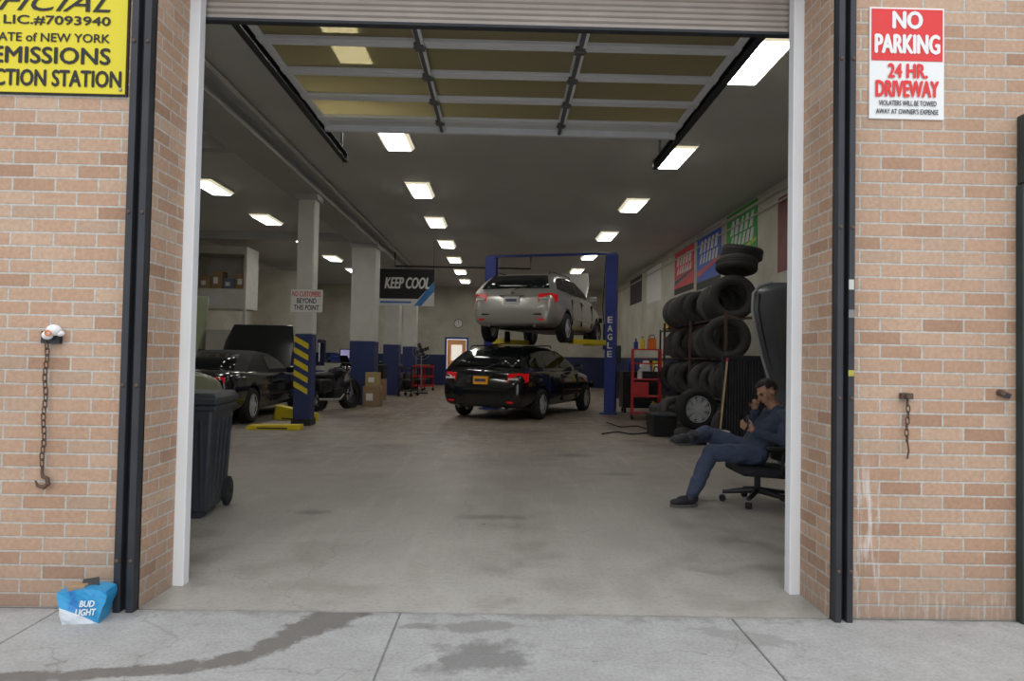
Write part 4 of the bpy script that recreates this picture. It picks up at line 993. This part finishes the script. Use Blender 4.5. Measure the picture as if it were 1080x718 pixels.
drum('red oil drum against the back wall near the right corner', (2.6, 29.6, 0), red)
t = thing('wall_clock', 'round pale clock on the back wall above the orange-lit doorway', 'clock', (-2.0, YB, 2.75)); MB().cyl((0, -.04, 0), (0, 0, 0), .2, None, 28).build('rim', darkst, t); MB().cyl((0, -.045, 0), (0, -.04, 0), .175, None, 28).build('face', signwhite, t); MB().b2((-.008, -.05, 0), (.008, -.045, .14)).build('hand', ink, t)
for i in range(5):
    tyre_at((-4.3 + i * .25, 25.9, .322), (0, R(40 * i), R(90)), 'tyre standing in the floor row near the farthest pier, %s from the left' % ['first', 'second', 'third', 'fourth', 'last'][i], 'tyres near the farthest pier')
# ---------------- office chair ----------------
O = Vector((2.29, 6.16, 0))
oc = thing('office_chair', 'black office chair under the seated man, on a five star caster base', 'chair', O, 0)
sc_ = MB(); sc_.box((.06, 0, .305), (.5, .5, .08), (0, R(3), 0)); sc_.build('seat', mat('chair_fabric', (.02, .021, .025), .8, 0, .3, 30, .2), oc, True, .03, 3)
vs = []; fs = []; NB = 7; prof = [(.29, .36), (.34, .5), (.38, .65), (.43, .8), (.49, .95)]
for (x, z) in prof:
    for i in range(NB):
        u = (i / (NB - 1) - .5) * 2; vs.append((x - .06 * u * u, u * (.24 - .03 * (z > .9)), z))
fs = [(j * NB + i, j * NB + i + 1, (j + 1) * NB + i + 1, (j + 1) * NB + i) for j in range(4) for i in range(NB - 1)]
o = MB().add(vs, fs).build('backrest', MT['chair_fabric'], oc, True); o.modifiers.new('s', 'SOLIDIFY').thickness = .04; md = o.modifiers.new('ss', 'SUBSURF'); md.levels = md.render_levels = 1
MB().tube([(.1, 0, .27), (.33, 0, .28), (.41, 0, .5)], .02, 8).build('back_bracket', black, oc, True)
for s in (-1, 1):
    MB().tube([(.12, s * .24, .28), (.12, s * .32, .33), (.12, s * .34, .5), (0, s * .34, .52), (.24, s * .34, .52)], .014, 8).build('arm_frame', black, oc, True)
    MB().box((.12, s * .34, .535), (.27, .06, .03)).build('armrest', black, oc, False, .01)
MB().cyl((0.03, 0, .09), (.03, 0, .29), .028).build('gas_column', darkst, oc)
for i in range(5):
    a = R(72 * i + 20); d_ = Vector((math.cos(a), math.sin(a), 0))
    MB().tube([Vector((.03, 0, .12)) + d_ * .02, Vector((.03, 0, .085)) + d_ * .3], [.03, .018], 8).build('base_leg', black, oc, True)
    c_ = Vector((.03, 0, .03)) + d_ * .3; pr_ = Vector((-d_.y, d_.x, 0))
    MB().cyl(c_ - pr_ * .022, c_ + pr_ * .022, .03, None, 14).build('caster', rubber, oc, True)
# ---------------- person ----------------
per = thing('person', 'seated man in grey blue work clothes, legs crossed, head on hand, looking at a phone', 'person', O, 0)
V = Vector
bones = []
def bone(p0, r0, p1, r1, tg): bones.append((V(p0), r0, V(p1), r1, tg))
bone((0, -.06, .46), .105, (0, .06, .46), .105, 'T')
bone((0, -.05, .48), .112, (.10, -.05, .65), .118, 'J'); bone((0, .05, .48), .112, (.10, .05, .65), .118, 'J')
bone((.10, -.065, .63), .118, (.19, -.085, .755), .10, 'J'); bone((.10, .065, .63), .118, (.19, .085, .755), .10, 'J')
bone((.205, -.15, .79), .07, (.205, .15, .79), .07, 'J'); bone((.20, -.05, .82), .07, (.20, .05, .82), .07, 'J')
bone((.19, 0, .84), .062, (.145, 0, .92), .052, 'S')
bone((-.01, -.09, .45), .10, (-.44, -.15, .47), .072, 'T'); bone((-.44, -.15, .47), .072, (-.50, -.155, .34), .07, 'T'); bone((-.50, -.155, .34), .07, (-.60, -.17, .12), .058, 'T')
bone((-.01, .09, .46), .10, (-.38, .19, .60), .074, 'T'); bone((-.38, .19, .60), .074, (-.45, .09, .60), .068, 'T'); bone((-.45, .09, .60), .068, (-.60, -.13, .585), .054, 'T')
bone((.205, -.18, .79), .066, (.16, -.27, .585), .052, 'J'); bone((.16, -.27, .585), .052, (-.05, -.19, .66), .040, 'J')
bone((.205, .18, .79), .066, (.08, .27, .60), .052, 'J'); bone((.08, .27, .60), .052, (.05, .12, .82), .040, 'J')
def hand(w, d, u, curl, cdir, tg='S'):
    w = V(w); d = V(d).normalized(); u = V(u); u = (u - d * u.dot(d)).normalized(); n = d.cross(u)
    if n.dot(V(cdir)) < 0: n = -n
    bone(w - d * .02, .026, w + d * .02, .026, tg)
    for k in (-.025, -.008, .009, .026): bone(w + d * .015 + u * k * .6, .013, w + d * .085 + u * k, .0115, tg)
    for k, L in ((-.026, .055), (-.009, .07), (.009, .075), (.027, .068)):
        p = w + d * .088 + u * k; a = 0
        for s_, ll in enumerate((.45, .32, .23)):
            a += curl; q_ = p + (d * math.cos(a) + n * math.sin(a)) * L * ll * 1.15; bone(p, .0095 - s_ * .001, q_, .0085 - s_ * .001, tg); p = q_
    p = w + d * .03 + u * .028; q_ = p + (d * .55 + u * .6 + n * .4).normalized() * .04; bone(p, .0125, q_, .0105, tg)
    p2 = q_ + (d * .8 + n * .6).normalized() * .032; bone(q_, .0105, p2, .0085, tg)
hand((-.07, -.18, .67), (-.9, .3, .42), (-.1, -.3, .9), R(35), (.3, .9, .3))
hand((.045, .115, .835), (-.05, -.45, .88), (-.9, .2, .3), R(42), (.6, -.5, .2))
b_ = MB()
for (p0, r0, p1, r1, tg) in bones: b_.capsule(p0, r0, p1, r1, 12 if r0 > .02 else 8)
hc = V((.115, .012, 1.0)); fwd = V((-.86, -.26, -.46)).normalized(); side = fwd.cross(V((0, .18, 1))).normalized(); upv = side.cross(fwd).normalized()
HM = Matrix((side, fwd, upv)).transposed()
def hp(x, y, z): return hc + HM @ V((x, y, z))
b_.sph(hp(0, -.012, .022), (.074, .092, .088), HM, 20, 14)
b_.sph(hp(0, .018, -.028), (.062, .070, .082), HM, 18, 12)
b_.sph(hp(0, .045, -.085), (.034, .032, .026), HM, 12, 8)
b_.sph(hp(0, .078, .022), (.05, .014, .012), HM, 12, 8)
b_.capsule(hp(0, .085, .015), .008, hp(0, .106, -.022), .013, 8)
b_.sph(hp(.01, .097, -.028), (.009, .010, .008), HM, 8, 6); b_.sph(hp(-.01, .097, -.028), (.009, .010, .008), HM, 8, 6)
b_.sph(hp(0, .086, -.05), (.024, .009, .006), HM, 10, 6); b_.sph(hp(0, .083, -.061), (.020, .009, .007), HM, 10, 6)
for s in (-1, 1):
    b_.sph(hp(s * .076, -.008, -.01), (.009, .02, .032), HM, 10, 8)
    b_.sph(hp(s * .045, .06, -.03), (.02, .018, .02), HM, 10, 6)
skin = mat('skin', (.42, .22, .14), .5, 0, .08, 20); jacket = mat('work_jacket', (.045, .06, .10), .85, 0, .3, 14, .5); denim = mat('work_trousers', (.06, .08, .14), .85, 0, .25, 18, .5)
body = b_.build('body', [skin, jacket, denim], per, True)
md = body.modifiers.new('r', 'REMESH'); md.mode = 'VOXEL'; md.voxel_size = .0055; md.use_smooth_shade = True
md = body.modifiers.new('s', 'SMOOTH'); md.factor = .5; md.iterations = 3
bake(body); me = body.data
me.materials.clear()
for m_ in (skin, jacket, denim): me.materials.append(m_)
ti = {'S': 0, 'J': 1, 'T': 2}
def segd(p, a, b, ra, rb):
    ab = b - a; L = ab.length_squared; tt = 0 if L == 0 else max(0, min(1, (p - a).dot(ab) / L)); return (p - (a + ab * tt)).length - (ra + (rb - ra) * tt)
mi = []
for p in me.polygons:
    c_ = p.center
    if (c_ - hc).length < .125 and c_.z > .885: mi.append(0); continue
    best = min(bones, key=lambda q_: segd(c_, q_[0], q_[2], q_[1], q_[3])); mi.append(ti[best[4]])
me.polygons.foreach_set('material_index', mi); me.polygons.foreach_set('use_smooth', [True] * len(me.polygons)); me.update()
vt = set()
for p in me.polygons:
    if p.material_index > 0: vt.update(p.vertices)
nrm = [v.normal.copy() for v in me.vertices]
for i in vt:
    v = me.vertices[i]; c_ = v.co
    dsp = math.sin(c_.x * 38 + math.sin(c_.z * 25) * 1.6 + c_.y * 14) * math.sin(c_.z * 30 + c_.y * 22) * .006
    v.co = c_ + nrm[i] * dsp
hb = MB().sph((0, 0, 0), (1, 1, 1), None, 28, 20)
def hairline(v):
    return v.z > (.55 if v.y > .45 else (.1 if v.y > -.05 else -.45)) 
fs = [f for f in hb.f if all(hairline(hb.v[i]) for i in f)]
hb.v = [hc + HM @ V((v.x * .081, v.y * .1 - .014, v.z * .097 + .022)) + HM @ (v * (.002 * math.sin(v.x * 40 + v.y * 33))) for v in hb.v]
hb.f = fs; hb.mi = [0] * len(fs)
o = hb.build('hair', mat('dark_hair', (.012, .009, .007), .6, 0, .4, 60, .6), per, True, 0, 2, False); md = o.modifiers.new('s', 'SOLIDIFY'); md.thickness = .012; md.offset = 0
for s in (-1, 1):
    MB().sph(hp(s * .03, .077, .003), (.012, .008, .0055), HM, 10, 8).build('eye', ink, per, True)
    MB().tube([hp(s * .014, .092, .02), hp(s * .03, .091, .026), hp(s * .047, .08, .02)], .004, 6).build('eyebrow', MT['dark_hair'], per, True)
MB().tube([(.185 + .068 * math.cos(a), .075 * math.sin(a), .855 + .025 * math.cos(a)) for a in [i * math.pi / 8 for i in range(16)]], .016, 8, closed=True).build('jacket_collar', jacket, per, True)
for (w, d) in (((-.055, -.188, .662), (-.9, .4, .37)), ((.05, .122, .818), (-.1, -.5, .8))):
    q_ = V(d).normalized(); MB().cyl(V(w) - q_ * .015, V(w) + q_ * .012, .043, .039, 16).build('jacket_cuff', jacket, per, True)
shoe_m = mat('shoe_leather', (.025, .025, .03), .5, 0, .2); sole_m = mat('shoe_sole', (.12, .115, .11), .7)
def shoe(ank, toe, up_):
    ank = V(ank); toe = V(toe); d = (toe - ank).normalized(); up_ = V(up_); up_ = (up_ - d * up_.dot(d)).normalized(); sd = d.cross(up_)
    Mx = Matrix((sd, d, up_)).transposed()
    t = MB(); f_ = lambda x, y, z: ank + Mx @ V((x, y, z))
    t.sph(f_(0, .0, .02), (.045, .062, .055), Mx); t.sph(f_(0, .07, 0), (.042, .08, .045), Mx); t.sph(f_(0, .135, -.012), (.045, .065, .032), Mx)
    t.cyl(f_(0, 0, .0), f_(0, -.0, .075), .045, .043, 16)
    o = t.build('shoe', shoe_m, per, True); md = o.modifiers.new('r', 'REMESH'); md.mode = 'VOXEL'; md.voxel_size = .006; md.use_smooth_shade = True
    pts = []
    for i in range(20):
        a = 2 * math.pi * i / 20; y = math.sin(a) * .128 + .072; x = math.cos(a) * (.042 + (.006 if y > .08 else -.004)); pts.append(f_(x, y, -.050))
    MB().prism(pts, Mx @ V((0, 0, .02))).build('shoe_sole', sole_m, per, True)
shoe((-.61, -.172, .052), (-.83, -.20, .052), (0, 0, 1))
shoe((-.615, -.15, .585), (-.82, -.21, .60), (.1, -.55, .8))
ph = thing('phone', 'dark phone held in the seated man\'s near hand', 'phone', O + V((-.125, -.148, .735)))
MB().box((0, 0, 0), (.07, .008, .14)).build('phone_body', black, ph, False, .004)
MB().box((0, .0045, 0), (.062, .001, .125)).build('screen', mat('phone_screen', (.3, .35, .4), .2, 0, .1, 5, 0, .5), ph)
ph.rotation_euler = (R(-15), R(-30), R(-80))

# ---------------- light ----------------
w = bpy.data.worlds.new('world'); bpy.context.scene.world = w; w.use_nodes = True
nt = w.node_tree; bg = nt.nodes['Background']
tc = nt.nodes.new('ShaderNodeTexCoord'); sx = nt.nodes.new('ShaderNodeSeparateXYZ'); nt.links.new(tc.outputs['Generated'], sx.inputs[0])
colr = mixc(nt, ramp(nt, sx.outputs[2], -.05, .7), (.78, .82, .88), (.92, .96, 1.0)); nt.links.new(colr, bg.inputs[0]); bg.inputs[1].default_value = 1.45
sun = bpy.data.objects.new('sun', bpy.data.lights.new('sun', 'SUN')); C.objects.link(sun); sun.data.energy = .6; sun.data.angle = R(40); sun.rotation_euler = (R(38), R(8), 0)
bpy.context.scene.view_settings.view_transform = 'Standard'
